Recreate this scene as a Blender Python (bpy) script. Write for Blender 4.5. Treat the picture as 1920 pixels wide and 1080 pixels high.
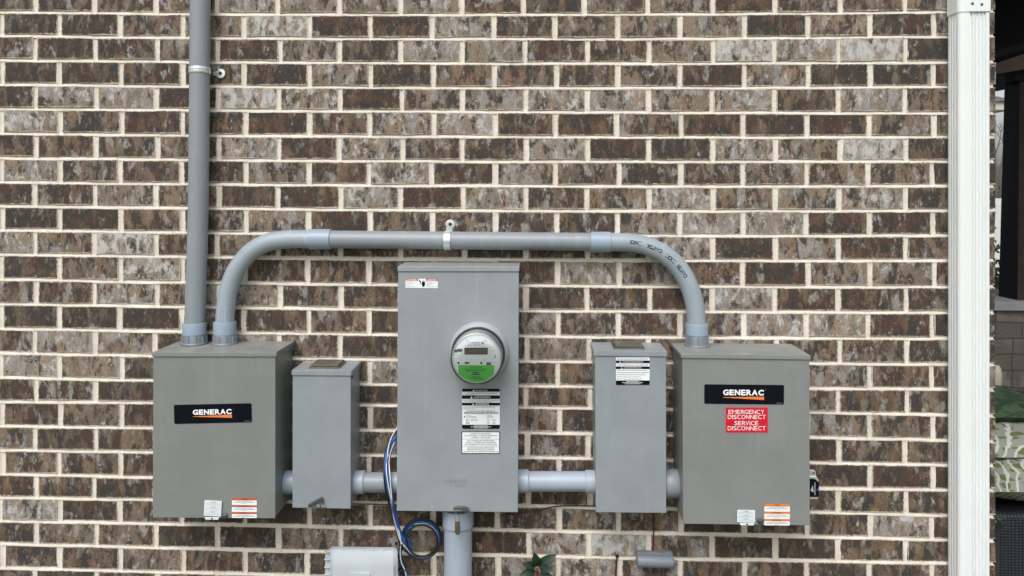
import bpy, bmesh, math, random
import numpy as np
from mathutils import Vector, Matrix, noise as mnoise
R = math.radians
random.seed(7)
rng = np.random.default_rng(5)
S = bpy.context.scene
for o in list(bpy.data.objects): bpy.data.objects.remove(o)
# ------------------------------------------------------------------ camera
F = 1430.0; CX = 960.0; CY = 358.0; TH = R(1.69); D0 = 2.52; ZC = 1.75
cam = bpy.data.cameras.new("camera"); camo = bpy.data.objects.new("camera", cam)
S.collection.objects.link(camo); S.camera = camo
cam.sensor_width = 36; cam.lens = F / 1920 * 36; cam.shift_y = -(540 - CY) / 1920
cam.clip_start = 0.05; cam.clip_end = 2000
camo.location = (0, -D0, ZC); camo.rotation_euler = (R(90), 0, TH)
# ------------------------------------------------------------------ light
SUN_EL = R(52); SUN_AZ = R(-16)      # azimuth measured from -Y (behind the camera), minus = from the left
w = bpy.data.worlds.new("World"); S.world = w; w.use_nodes = True
nt = w.node_tree; bgn = nt.nodes['Background']
sky = nt.nodes.new('ShaderNodeTexSky'); sky.sky_type = 'NISHITA'; sky.sun_disc = False
sky.sun_elevation = SUN_EL; sky.sun_rotation = R(180) - SUN_AZ * 1.0
sky.air_density = 1.0; sky.dust_density = 4.0; sky.ozone_density = 1.0
hs = nt.nodes.new('ShaderNodeHueSaturation'); hs.inputs['Saturation'].default_value = 0.22
nt.links.new(sky.outputs[0], hs.inputs['Color']); nt.links.new(hs.outputs[0], bgn.inputs[0])
bgn.inputs[1].default_value = 0.15
sl = bpy.data.lights.new("sun", 'SUN'); sl.energy = 1.25; sl.angle = R(34); sl.color = (1, .965, .92)
so = bpy.data.objects.new("sun", sl); S.collection.objects.link(so)
sd = Vector((math.sin(SUN_AZ) * math.cos(SUN_EL), -math.cos(SUN_AZ) * math.cos(SUN_EL), math.sin(SUN_EL)))
so.rotation_euler = sd.to_track_quat('Z', 'Y').to_euler(); so.location = (0, -4, 6)
S.view_settings.view_transform = 'Standard'; S.view_settings.look = 'None'
S.view_settings.exposure = 0.31; S.view_settings.gamma = 1

# ------------------------------------------------------------------ projection of measured points to real places
ct, st = math.cos(TH), math.sin(TH)
def U(px, py, d=0.0):
    """point of the plane standing d metres in front of the wall (negative: behind it)"""
    a = (px - CX) / F; t = (D0 - d) / (ct + st * a)
    return Vector((t * (-st + ct * a), -d, ZC + t * (CY - py) / F))
def pxm(d): return (D0 - d) / F
# ------------------------------------------------------------------ materials
class NT:
    def __init__(s, name):
        s.m = bpy.data.materials.new(name); s.m.use_nodes = True; s.t = s.m.node_tree
        s.b = s.t.nodes['Principled BSDF']; s.out = s.t.nodes['Material Output']
    def n(s, typ, **kw):
        nd = s.t.nodes.new(typ)
        for k, v in kw.items():
            if k.startswith('i_'):
                k = k[2:]; k = int(k) if k.isdigit() else k.replace('_', ' ')
                if hasattr(v, 'is_output') or isinstance(v, bpy.types.NodeSocket): s.t.links.new(v, nd.inputs[k])
                else: nd.inputs[k].default_value = v
            else: setattr(nd, k, v)
        return nd
    def link(s, a, b): s.t.links.new(a, b)
    def math(s, op, a, b=0.0, c=None, clamp=False):
        nd = s.n('ShaderNodeMath', operation=op, use_clamp=clamp, i_0=a, i_1=b)
        if c is not None:
            if isinstance(c, bpy.types.NodeSocket): s.link(c, nd.inputs[2])
            else: nd.inputs[2].default_value = c
        return nd.outputs[0]
    def mix(s, f, a, b, mode='MIX'):
        nd = s.n('ShaderNodeMix', data_type='RGBA', blend_type=mode)
        for sock, v in ((nd.inputs[0], f), (nd.inputs[6], a), (nd.inputs[7], b)):
            if isinstance(v, bpy.types.NodeSocket): s.link(v, sock)
            else: sock.default_value = v if not isinstance(v, tuple) or len(v) == 4 else (*v, 1)
        return nd.outputs[2]
    def ss(s, v, lo, hi):
        nd = s.n('ShaderNodeMapRange', interpolation_type='SMOOTHSTEP', i_0=v)
        nd.inputs[1].default_value = lo; nd.inputs[2].default_value = hi
        return nd.outputs[0]
    def noise(s, vec, scale, detail=3, rough=.6, dist=0.0, dims='3D'):
        nd = s.n('ShaderNodeTexNoise', noise_dimensions=dims)
        s.link(vec, nd.inputs['Vector']); nd.inputs['Scale'].default_value = scale
        nd.inputs['Detail'].default_value = detail; nd.inputs['Roughness'].default_value = rough
        nd.inputs['Distortion'].default_value = dist
        return nd.outputs[0]
    def vscale(s, vec, v):
        nd = s.n('ShaderNodeVectorMath', operation='MULTIPLY'); s.link(vec, nd.inputs[0]); nd.inputs[1].default_value = v
        return nd.outputs[0]
    def vadd(s, a, b):
        nd = s.n('ShaderNodeVectorMath', operation='ADD'); s.link(a, nd.inputs[0])
        if isinstance(b, bpy.types.NodeSocket): s.link(b, nd.inputs[1])
        else: nd.inputs[1].default_value = b
        return nd.outputs[0]
    def obj(s): return s.n('ShaderNodeTexCoord').outputs['Object']
    def geo(s): return s.n('ShaderNodeNewGeometry').outputs['Position']
    def bump(s, h, strength=.3, dist=.001, prev=None):
        nd = s.n('ShaderNodeBump'); s.link(h, nd.inputs['Height']); nd.inputs['Strength'].default_value = strength
        nd.inputs['Distance'].default_value = dist
        if prev: s.link(prev, nd.inputs['Normal'])
        s.link(nd.outputs[0], s.b.inputs['Normal']); return nd.outputs[0]
def c4(c): return (*c, 1)
def paint(name, col, rough=.5, metal=0.0, var=.06, bump=.12, bscale=350, dirt=0.0, dirtcol=(.25, .22, .18), spec=.5, scuff=0.0):
    M = NT(name); p = M.geo()
    n1 = M.noise(p, 7, 4, .6); n2 = M.noise(p, 90, 3, .6)
    lo = tuple(x * (1 - var) for x in col); hi = tuple(min(1, x * (1 + var)) for x in col)
    c = M.mix(M.ss(n1, .3, .7), lo, hi)
    c = M.mix(M.math('MULTIPLY', M.ss(n2, .35, .7), .25), c, c4(tuple(x * .92 for x in col)))
    if scuff:
        st_ = M.noise(M.vscale(p, (1, 1, .06)), 48, 4, .65); sp_ = M.noise(p, 5.5, 3, .6)
        c = M.mix(M.math('MULTIPLY', M.math('MULTIPLY', M.ss(st_, .52, .72), M.ss(sp_, .42, .62)), scuff), c, c4(tuple(min(1, x * 1.35 + .02) for x in col)))
        sk_ = M.noise(M.vscale(p, (1, 1, .5)), 120, 2, .5, 1.5)
        c = M.mix(M.math('MULTIPLY', M.ss(sk_, .735, .76), .6), c, c4(tuple(x * .6 for x in col)))
    if dirt:
        g = M.n('ShaderNodeNewGeometry'); sx = M.n('ShaderNodeSeparateXYZ'); M.link(g.outputs['Normal'], sx.inputs[0])
        up = M.ss(sx.outputs[2], .5, .95)
        n3 = M.noise(p, 22, 6, .7)
        f = M.math('MULTIPLY', M.math('MULTIPLY', up, M.ss(n3, .35, .7)), dirt)
        c = M.mix(f, c, c4(dirtcol))
        n4 = M.noise(p, 160, 2, .5)
        c = M.mix(M.math('MULTIPLY', M.ss(n4, .70, .76), .5 * min(1, dirt * 2)), c, c4(tuple(x * .45 for x in dirtcol)))
    M.link(c, M.b.inputs['Base Color'])
    M.link(M.math('MULTIPLY_ADD', n1, .18, rough - .09), M.b.inputs['Roughness'])
    M.b.inputs['Metallic'].default_value = metal
    M.b.inputs['Specular IOR Level'].default_value = spec
    M.bump(M.noise(p, bscale, 2, .5), bump, .0006)
    return M.m
MT = {}
MT['box_warm'] = paint('grey_enamel_warm', (.198, .212, .206), .45, dirt=.75, scuff=.2, dirtcol=(.30, .285, .255))
MT['box_warm2'] = paint('grey_enamel_neutral', (.208, .222, .219), .45, dirt=.6, scuff=.2, dirtcol=(.33, .32, .30))
MT['box_cool'] = paint('grey_enamel_cool', (.252, .286, .314), .42, dirt=.55, scuff=.2, dirtcol=(.36, .35, .33))
MT['box_mid'] = paint('grey_enamel_meter', (.262, .290, .312), .42, dirt=.75, scuff=.2, dirtcol=(.36, .34, .30))
MT['emboss_shade'] = paint('emboss_shade_enamel', (.240, .265, .285), .5, bump=0)
MT['pvc'] = paint('grey_pvc', (.240, .270, .300), .42, scuff=.6, var=.05, bump=.05)
MT['pvc_bend'] = paint('grey_pvc_bend', (.290, .340, .385), .40, scuff=.6, var=.05, bump=.05)
MT['pvc_blue'] = paint('grey_blue_pvc_fitting', (.275, .345, .43), .36, var=.04, bump=.03)
MT['pvc_pale'] = paint('pale_pvc', (.325, .375, .455), .38, scuff=.6, var=.05, bump=.04)
MT['pvc_dull'] = paint('dull_blue_pvc', (.175, .205, .24), .45, var=.06, bump=.05)
MT['hub'] = paint('cast_zinc', (.25, .285, .32), .42, metal=.45, var=.12, bump=.3)
MT['zinc'] = paint('zinc_plate', (.74, .79, .80), .30, metal=.7, var=.08, bump=.1)
MT['steel'] = paint('dull_steel', (.17, .175, .18), .42, metal=.8, var=.15, bump=.15)
MT['rusty'] = paint('tarnished_tag', (.12, .095, .075), .5, metal=.4, var=.3, bump=.3)
MT['bronze'] = paint('bronze_plastic', (.095, .088, .065), .5, var=.12, bump=.2, dirt=.35, dirtcol=(.20, .18, .15))
MT['white_alu'] = paint('white_aluminium', (.755, .79, .80), .46, var=.015, bump=0.0)
MT['teleco'] = paint('pale_grey_plastic', (.47, .52, .565), .42, var=.03, bump=.05)
MT['black'] = paint('black_print', (.004, .005, .010), .4, var=.1, bump=.0, spec=.12)
MT['dark'] = paint('dark_metal', (.07, .075, .07), .45, metal=.3, var=.2, bump=.1)
MT['white'] = paint('white_print', (.78, .82, .84), .45, var=.02, bump=.0)
MT['tagwhite'] = paint('white_tag', (.68, .74, .78), .4, var=.03, bump=.02)
MT['inkgrey'] = paint('grey_ink', (.22, .23, .25), .5, var=.05, bump=0)
MT['inkpale'] = paint('pale_ink', (.42, .46, .49), .5, var=.05, bump=0)
MT['orange'] = paint('orange_print', (.72, .20, .045), .45, var=.04, bump=0)
MT['orangered'] = paint('red_orange_print', (.52, .10, .05), .45, var=.04, bump=0)
MT['maroon'] = paint('maroon_ink', (.14, .015, .02), .5, var=.05, bump=0)
MT['red'] = paint('red_sign_vinyl', (.56, .006, .026), .4, var=.04, bump=.02)
MT['pink'] = paint('pink_red_print', (.60, .06, .10), .45, var=.04, bump=0)
MT['green'] = paint('green_meter_label', (.13, .58, .11), .45, var=.04, bump=0)
MT['dkgreenink'] = paint('dark_green_ink', (.02, .09, .03), .5, var=.04, bump=0)
MT['face'] = paint('meter_face', (.60, .645, .645), .45, var=.02, bump=.0)
MT['barrel'] = paint('meter_barrel', (.46, .49, .50), .4, var=.02, bump=0)
MT['face_dk'] = paint('meter_gasket', (.10, .11, .12), .5, var=.05, bump=.02)
MT['lcd'] = paint('lcd_glass', (.075, .07, .055), .2, var=.08, bump=0)
MT['lcdseg'] = paint('lcd_segments', (.13, .12, .10), .25, var=.08, bump=0)
MT['ring'] = paint('meter_ring_alu', (.46, .51, .53), .30, metal=.35, var=.04, bump=.05)
MT['blue'] = paint('blue_cable', (.016, .095, .34), .38, var=.1, bump=.03)
MT['blackc'] = paint('black_cable', (.013, .013, .015), .38, var=.1, bump=.03)
MT['whitec'] = paint('white_cable', (.72, .74, .76), .4, var=.03, bump=.03)
MT['redwire'] = paint('dark_red_wire', (.055, .014, .012), .5, var=.1, bump=.03)
MT['hole'] = paint('hole_dark', (.01, .01, .012), .7, var=.1, bump=0)
MT['bluelamp'] = paint('blue_indicator', (.02, .04, .55), .3, var=.02, bump=0)
MT['navy'] = paint('near_black_paint_and_shade', (.004, .005, .009), .6, var=.2, bump=.1, spec=.12)
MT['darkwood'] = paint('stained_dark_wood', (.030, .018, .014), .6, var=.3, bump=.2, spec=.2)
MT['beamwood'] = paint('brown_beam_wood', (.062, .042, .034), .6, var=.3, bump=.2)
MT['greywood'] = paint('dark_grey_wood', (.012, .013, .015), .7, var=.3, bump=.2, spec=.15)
MT['cap'] = paint('grey_cast_cap', (.19, .20, .205), .7, var=.15, bump=.5, bscale=120)
MT['cream'] = paint('cream_glaze', (.36, .33, .26), .3, var=.08, bump=.05)
MT['eave'] = paint('pale_fascia', (.50, .50, .48), .5, var=.05, bump=.05)
MT['shingle'] = paint('grey_shingles', (.10, .10, .10), .8, var=.3, bump=.5, bscale=40)
MT['siding'] = paint('white_siding', (.62, .63, .62), .6, var=.05, bump=.1)
MT['bark'] = paint('bark', (.11, .09, .075), .8, var=.3, bump=.5, bscale=60)
MT['potblack'] = paint('black_plastic_pot', (.02, .02, .022), .45, var=.1, bump=.1)
MT['soil'] = paint('mulch_dark', (.03, .02, .015), .9, var=.4, bump=1, bscale=60)
MT['concrete'] = paint('patio_concrete', (.30, .29, .27), .85, var=.15, bump=.4, bscale=60)
# leaves
def leafmat(name, a, b, rough=.32):
    M = NT(name); p = M.geo(); n = M.noise(p, 40, 3, .6)
    M.link(M.mix(M.ss(n, .3, .7), a, b), M.b.inputs['Base Color']); M.b.inputs['Roughness'].default_value = rough
    return M.m
MT['leaf'] = leafmat('glossy_leaf', (.004, .018, .010), (.012, .036, .018), .5)
MT['leaf2'] = leafmat('hedge_leaf', (.02, .05, .012), (.06, .10, .025), .5)
MT['redstem'] = leafmat('red_stem', (.10, .02, .015), (.16, .04, .02), .5)
M = NT('lawn'); p = M.geo(); n = M.noise(p, 30, 5, .7); n2 = M.noise(p, .6, 3, .6)
c = M.mix(M.ss(n, .3, .7), (.03, .05, .012), (.09, .12, .035)); c = M.mix(M.ss(n2, .35, .65), c, c4((.12, .11, .05)))
M.link(c, M.b.inputs['Base Color']); M.b.inputs['Roughness'].default_value = .9; MT['lawn'] = M.m
# meter glass: clear cover, light passes, sky mirrored on it
M = NT('clear_cover'); M.t.nodes.remove(M.b)
tr = M.n('ShaderNodeBsdfTransparent'); tr.inputs[0].default_value = (.99, 1, 1, 1)
gl = M.n('ShaderNodeBsdfGlossy'); gl.inputs['Roughness'].default_value = .06
fr = M.n('ShaderNodeFresnel'); fr.inputs[0].default_value = 1.5
mx = M.n('ShaderNodeMixShader'); M.link(fr.outputs[0], mx.inputs[0]); M.link(tr.outputs[0], mx.inputs[1]); M.link(gl.outputs[0], mx.inputs[2])
M.link(mx.outputs[0], M.out.inputs[0]); MT['glass'] = M.m
# bricks ---------------------------------------------------------------
def brick_material():
    M = NT('tumbled_brick')
    buv = M.n('ShaderNodeAttribute', attribute_name='buv').outputs['Vector']
    hsz = M.n('ShaderNodeAttribute', attribute_name='hsz').outputs['Vector']
    at = M.n('ShaderNodeAttribute', attribute_name='tone').outputs['Vector']      # x lightness, y redness, z whitewash
    sd_ = M.n('ShaderNodeAttribute', attribute_name='seed').outputs['Vector']
    ts = M.n('ShaderNodeSeparateXYZ'); M.link(at, ts.inputs[0]); L, RD, WH = ts.outputs
    ss_ = M.n('ShaderNodeSeparateXYZ'); M.link(sd_, ss_.inputs[0])
    vs = M.vadd(buv, M.vscale(sd_, (7, 7, 7)))
    # body colour of the brick, with sharp-edged dark and pale flashes
    nA = M.noise(M.vscale(vs, (1, 1, .42)), 31, 5, .62, .25)
    nB = M.noise(M.vscale(vs, (1, 1, .7)), 120, 5, .72, .2)
    nC = M.noise(M.vadd(vs, (3, 5, 9)), 330, 3, .75)
    nH = M.noise(M.vadd(M.vscale(vs, (1, 1, .40)), (11, 2, 4)), 28, 3, .6, .3)
    v = M.math('ADD', L, M.math('MULTIPLY', M.math('SUBTRACT', nH, .5), .9))
    v = M.math('ADD', v, M.math('MULTIPLY', M.math('SUBTRACT', nB, .5), .90))
    v = M.math('ADD', v, M.math('MULTIPLY', M.math('SUBTRACT', nC, .5), .60))
    cr = M.n('ShaderNodeValToRGB'); M.link(v, cr.inputs[0])
    e = cr.color_ramp.elements
    e[0].position = .05; e[0].color = c4((.074, .060, .048))
    e[1].position = 1.0; e[1].color = c4((.325, .308, .285))
    for pos, col in ((.25, (.108, .086, .066)), (.45, (.156, .128, .100)), (.62, (.208, .179, .147)), (.82, (.262, .236, .206))):
        q = e.new(pos); q.color = c4(col)
    c = cr.outputs[0]
    fr_ = M.ss(M.math('ADD', nH, M.math('MULTIPLY', RD, .24)), .52, .64)
    c = M.mix(M.math('MULTIPLY', fr_, .75), c, M.mix(1.0, c, c4((1.04, .81, .66)), 'MULTIPLY'))
    thr_ = M.math('MULTIPLY_ADD', L, .20, .396)
    q_ = M.math('ADD', nA, M.math('MULTIPLY', M.math('SUBTRACT', nB, .5), .42))
    q_ = M.math('ADD', q_, M.math('MULTIPLY', M.math('SUBTRACT', nC, .5), .16))
    dm = M.ss(M.math('SUBTRACT', q_, thr_), -.016, .030)
    nD = M.noise(M.vadd(vs, (51, 2, 4)), 24, 2, .5)
    dc = M.mix(M.ss(nD, .48, .56), (.048, .036, .029), (.030, .031, .033))
    dc = M.mix(M.math('MULTIPLY', M.ss(M.math('ADD', nD, M.math('MULTIPLY', RD, -.06)), .45, .37), .8), dc, c4((.072, .036, .030)))
    dc = M.mix(M.ss(nC, .45, .72), dc, c4((.082, .072, .060)))
    c = M.mix(M.math('MULTIPLY', dm, .93), c, dc)
    nO = M.noise(M.vadd(M.vscale(vs, (1, 1, .6)), (1, 21, 14)), 50, 4, .7, .4)
    c = M.mix(M.math('MULTIPLY', M.ss(nO, .58, .68), .42), c, c4((.17, .105, .062)))
    nT = M.noise(M.vadd(M.vscale(vs, (1, 1, .5)), (71, 2, 54)), 34, 4, .65, .4)
    c = M.mix(M.math('MULTIPLY', M.ss(M.math('ADD', nT, M.math('MULTIPLY', L, .12)), .60, .70), .55), c, M.mix(M.ss(nC, .3, .7), (.15, .132, .105), (.27, .245, .205)))
    # broad pale slurry
    nG = M.noise(M.vadd(M.vscale(vs, (1, 1, .5)), (61, 9, 4)), 24, 5, .62, .25)
    nG = M.math('ADD', nG, M.math('MULTIPLY', M.math('SUBTRACT', nC, .5), .16))
    c = M.mix(M.math('MULTIPLY', M.ss(M.math('ADD', nG, M.math('MULTIPLY', L, .22)), .655, .725), .80), c, M.mix(M.ss(nB, .35, .65), (.235, .218, .20), (.345, .335, .325)))
    # whitewash
    nW = M.noise(M.vadd(M.vscale(vs, (1, 1, .6)), (5, 41, 24)), 38, 5, .72, .3)
    fw = M.ss(M.math('ADD', nW, M.math('MULTIPLY', WH, .17)), .60, .76)
    c = M.mix(M.math('MULTIPLY', fw, .85), c, c4((.50, .50, .485)))
    # splashes of mortar
    nS = M.noise(M.vadd(vs, (9, 9, 1)), 130, 3, .6, .8)
    c = M.mix(M.ss(nS, .745, .77), c, c4((.70, .66, .58)))
    # grain
    g = M.noise(vs, 560, 3, .75)
    c = M.mix(.75, c, M.mix(M.ss(g, .25, .75), c4((.42, .42, .43)), c4((1.60, 1.58, 1.55))), 'MULTIPLY')
    pit = M.n('ShaderNodeTexVoronoi'); M.link(vs, pit.inputs['Vector']); pit.inputs['Scale'].default_value = 190
    pn = M.noise(vs, 60, 2, .5)
    pf = M.math('MULTIPLY', M.ss(pit.outputs['Distance'], .30, .16), M.ss(pn, .50, .62))
    c = M.mix(M.math('MULTIPLY', pf, .75), c, c4((.018, .016, .015)))
    # ragged mortar smear along the arrises
    b = M.n('ShaderNodeSeparateXYZ'); M.link(buv, b.inputs[0]); h = M.n('ShaderNodeSeparateXYZ'); M.link(hsz, h.inputs[0])
    dx = M.math('SUBTRACT', h.outputs[0], M.math('ABSOLUTE', b.outputs[0]))
    dz = M.math('SUBTRACT', h.outputs[2], M.math('ABSOLUTE', b.outputs[2]))
    dd = M.math('MINIMUM', dx, dz)
    ne = M.noise(M.vadd(vs, (2, 2, 2)), 150, 4, .7)
    thr = M.math('MULTIPLY', M.math('SUBTRACT', ne, .47), .019)
    ef = M.ss(M.math('SUBTRACT', dd, thr), .0012, -.0002)
    c = M.mix(ef, c, c4((.56, .505, .42)))
    ez = M.ss(dd, .006, .0)
    c = M.mix(M.math('MULTIPLY', ez, .25), c, c4((.30, .26, .22)))
    M.link(c, M.b.inputs['Base Color']); M.b.inputs['Roughness'].default_value = .88
    M.b.inputs['Specular IOR Level'].default_value = .3
    hgt = M.math('ADD', M.math('MULTIPLY', nB, .9), M.math('MULTIPLY', nC, .5))
    hgt = M.math('SUBTRACT', hgt, M.math('MULTIPLY', pf, .6))
    M.bump(hgt, .7, .0026)
    return M.m
MT['brick'] = brick_material()
M = NT('cream_mortar'); p = M.geo()
n1 = M.noise(p, 14, 4, .65); n2 = M.noise(p, 240, 4, .7); n3 = M.noise(M.vscale(p, (.6, 1, 2)), 60, 4, .7)
c = M.mix(M.ss(n1, .3, .7), (.65, .60, .515), (.76, .71, .63))
c = M.mix(M.math('MULTIPLY', M.ss(n3, .52, .70), .45), c, c4((.40, .37, .33)))
c = M.mix(M.math('MULTIPLY', M.ss(M.noise(p, 5, 3, .6), .48, .66), .35), c, c4((.56, .52, .47)))
c = M.mix(M.math('MULTIPLY', M.ss(n2, .5, .75), .22), c, c4((.42, .38, .33)))
M.link(c, M.b.inputs['Base Color']); M.b.inputs['Roughness'].default_value = .93; M.b.inputs['Specular IOR Level'].default_value = .2
M.bump(M.math('ADD', n2, n3), .55, .002); MT['mortar'] = M.m
# stone for the pedestal
M = NT('ledge_stone'); p = M.geo()
sx = M.n('ShaderNodeSeparateXYZ'); M.link(p, sx.inputs[0])
cb = M.n('ShaderNodeCombineXYZ'); M.link(sx.outputs[0], cb.inputs[0]); M.link(sx.outputs[2], cb.inputs[1])
dn = M.n('ShaderNodeTexNoise'); M.link(p, dn.inputs['Vector']); dn.inputs['Scale'].default_value = 6
bk = M.n('ShaderNodeTexBrick', offset=.37, squash=1.6, squash_frequency=3); M.link(M.vadd(cb.outputs[0], M.vscale(dn.outputs['Color'], (.03, .03, 0))), bk.inputs['Vector'])
bk.inputs['Scale'].default_value = 1; bk.inputs['Brick Width'].default_value = .21; bk.inputs['Row Height'].default_value = .125; bk.inputs['Mortar Size'].default_value = .006
bk.inputs['Color1'].default_value = (.055, .048, .042, 1); bk.inputs['Color2'].default_value = (.14, .13, .118, 1); bk.inputs['Mortar'].default_value = (.04, .035, .03, 1)
c = M.mix(M.ss(M.noise(p, 3.5, 2, .5), .5, .62), bk.outputs['Color'], c4((.085, .064, .052)))
c = M.mix(M.math('MULTIPLY', M.noise(p, 30, 5, .7), .6), c, c4((.07, .07, .068)))
c = M.mix(bk.outputs['Fac'], c, c4((.04, .035, .03)))
M.link(c, M.b.inputs['Base Color']); M.b.inputs['Roughness'].default_value = .85; M.bump(M.noise(p, 40, 5, .7), .8, .01); MT['stone'] = M.m
# patterned cushions
def leafprint(name, base, c1, c2, scale):
    M = NT(name); p = M.geo()
    w1 = M.n('ShaderNodeTexWave', wave_type='RINGS', rings_direction='Y'); M.link(M.vadd(p, (-2.2, 0, -.4)), w1.inputs['Vector'])
    w1.inputs['Scale'].default_value = scale; w1.inputs['Distortion'].default_value = 3; w1.inputs['Detail'].default_value = 1; w1.inputs['Detail Scale'].default_value = 2
    mp = M.n('ShaderNodeMapping'); mp.inputs['Rotation'].default_value = (0, R(38), 0); M.link(M.vadd(p, M.vscale(M.n('ShaderNodeTexNoise', i_Scale=7.0).outputs['Color'], (.05, .05, .05))), mp.inputs['Vector'])
    mp.inputs['Scale'].default_value = (22, 22, 62)
    vo = M.n('ShaderNodeTexVoronoi'); M.link(mp.outputs[0], vo.inputs['Vector']); vo.inputs['Scale'].default_value = 1
    dd = vo.outputs['Distance']
    c = M.mix(M.ss(dd, .56, .52), base, c4((.012, .016, .012))); c = M.mix(M.ss(dd, .50, .46), c, c4(c2)); c = M.mix(M.ss(n, .46, .54), c, M.mix(M.ss(dd, .44, .40), c4(c2), base))
    c = M.mix(M.ss(w1.outputs[1], .80, .88), c, c4(c1))
    M.link(c, M.b.inputs['Base Color']); M.b.inputs['Roughness'].default_value = .85; return M.m
MT['cushion'] = leafprint('leaf_print_fabric', (.085, .105, .035), (.40, .41, .38), (.20, .22, .18), 11)
MT['pillow'] = leafprint('palm_print_fabric', (.005, .016, .006), (.008, .024, .008), (.022, .055, .02), 9)
M = NT('black_wicker'); p = M.geo()
wv = M.n('ShaderNodeTexWave', bands_direction='Z'); M.link(p, wv.inputs['Vector']); wv.inputs['Scale'].default_value = 28; wv.inputs['Distortion'].default_value = 2
wx = M.n('ShaderNodeTexWave', bands_direction='X'); M.link(p, wx.inputs['Vector']); wx.inputs['Scale'].default_value = 22
M.link(M.mix(M.math('MULTIPLY', wv.outputs[1], wx.outputs[1]), (.004, .005, .009), (.016, .021, .032)), M.b.inputs['Base Color'])
M.b.inputs['Roughness'].default_value = .5; M.bump(M.math('MULTIPLY', wv.outputs[1], wx.outputs[1]), .8, .004); MT['wicker'] = M.m

# ------------------------------------------------------------------ mesh building
class MB:
    def __init__(s): s.v = []; s.f = []; s.mi = []; s.sm = []; s.mats = []
    def mat(s, m):
        m = MT[m]
        if m not in s.mats: s.mats.append(m)
        return s.mats.index(m)
    def add(s, vs, fs, m, smooth=False):
        o = len(s.v); i = s.mat(m); s.v += [tuple(v) for v in vs]
        for f in fs: s.f.append([o + k for k in f]); s.mi.append(i); s.sm.append(smooth)
    def hexa(s, fr, m, y0, y1):
        """front outline fr (4 pts TL TR BR BL, x/z used) from y0 (front) back to y1"""
        vs = [(p[0], y0, p[2]) for p in fr] + [(p[0], y1, p[2]) for p in fr]
        s.add(vs, [(0, 3, 2, 1), (4, 5, 6, 7), (0, 1, 5, 4), (1, 2, 6, 5), (2, 3, 7, 6), (3, 0, 4, 7)], m)
    def box(s, x0, x1, y0, y1, z0, z1, m):
        s.hexa([(x0, 0, z1), (x1, 0, z1), (x1, 0, z0), (x0, 0, z0)], m, y0, y1)
    def tube(s, pts, r, m, n=20, caps=True):
        pts = [Vector(p) for p in pts]; k = len(pts)
        rr = r if isinstance(r, (list, tuple)) else [r] * k
        T = []
        for i in range(k):
            a = pts[max(0, i - 1)]; b = pts[min(k - 1, i + 1)]; T.append((b - a).normalized())
        up = Vector((0, -1, 0)) if abs(T[0].y) < .9 else Vector((0, 0, 1))
        nrm = (up - T[0] * up.dot(T[0])).normalized(); vs = []
        for i in range(k):
            nrm = (nrm - T[i] * nrm.dot(T[i])).normalized(); bn = T[i].cross(nrm)
            for j in range(n):
                a = 2 * math.pi * j / n; vs.append(pts[i] + (nrm * math.cos(a) + bn * math.sin(a)) * rr[i])
        fs = [(i * n + j, i * n + (j + 1) % n, (i + 1) * n + (j + 1) % n, (i + 1) * n + j) for i in range(k - 1) for j in range(n)]
        s.add(vs, fs, m, True)
        if caps:
            s.add(vs[:n], [tuple(range(n))[::-1]], m); s.add(vs[-n:], [tuple(range(n))], m)
    def lathe(s, c, prof, m, axis='y', n=48, smooth=True):
        """prof: (radius, distance along axis) ; y axis runs towards the viewer (-y)"""
        c = Vector(c); vs = []
        for r, d in prof:
            for j in range(n):
                a = 2 * math.pi * j / n
                if axis == 'y': vs.append(c + Vector((r * math.cos(a), -d, r * math.sin(a))))
                elif axis == 'z': vs.append(c + Vector((r * math.cos(a), r * math.sin(a), d)))
                else: vs.append(c + Vector((d, r * math.cos(a), r * math.sin(a))))
        fs = [(i * n + j, i * n + (j + 1) % n, (i + 1) * n + (j + 1) % n, (i + 1) * n + j) for i in range(len(prof) - 1) for j in range(n)]
        s.add(vs, fs, m, smooth)
        for q in (0, len(prof) - 1):
            if prof[q][0] > 1e-5: s.add(vs[q * n:(q + 1) * n], [tuple(range(n))], m)
    def prism(s, poly, m, d0, d1):
        """poly of world x/z points, from y=-d1 (front) to y=-d0"""
        n = len(poly); vs = [(p[0], -d1, p[-1]) for p in poly] + [(p[0], -d0, p[-1]) for p in poly]
        s.add(vs, [tuple(range(n))[::-1], tuple(range(n, 2 * n))] + [(i, (i + 1) % n, n + (i + 1) % n, n + i) for i in range(n)], m)
    def build(s, name, parent=None, loc=None, bevel=0, seg=2, angle=40):
        loc = Vector(loc) if loc is not None else (Vector(parent['_loc']) if parent is not None else Vector((0, 0, 0)))
        me = bpy.data.meshes.new(name); me.from_pydata([tuple(Vector(v) - loc) for v in s.v], [], s.f)
        for m in s.mats: me.materials.append(m)
        me.polygons.foreach_set('material_index', s.mi); me.polygons.foreach_set('use_smooth', s.sm); me.update()
        bm = bmesh.new(); bm.from_mesh(me)
        if bevel:
            bmesh.ops.recalc_face_normals(bm, faces=bm.faces)
            es = [e for e in bm.edges if len(e.link_faces) == 2 and e.calc_face_angle(0) > R(angle)]
            bmesh.ops.bevel(bm, geom=es, offset=bevel, segments=seg, affect='EDGES', profile=.5)
        for e in bm.edges:
            if len(e.link_faces) == 2 and e.calc_face_angle(0) > R(38): e.smooth = False
        bm.to_mesh(me); bm.free()
        o = bpy.data.objects.new(name, me); S.collection.objects.link(o)
        if parent is not None: o.parent = parent; o['_loc'] = tuple(loc)
        else: o.location = loc; o['_loc'] = tuple(loc)
        return o
def tag(o, label=None, cat=None, group=None, kind=None):
    for k, v in (('label', label), ('category', cat), ('group', group), ('kind', kind)):
        if v: o[k] = v
    return o
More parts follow.
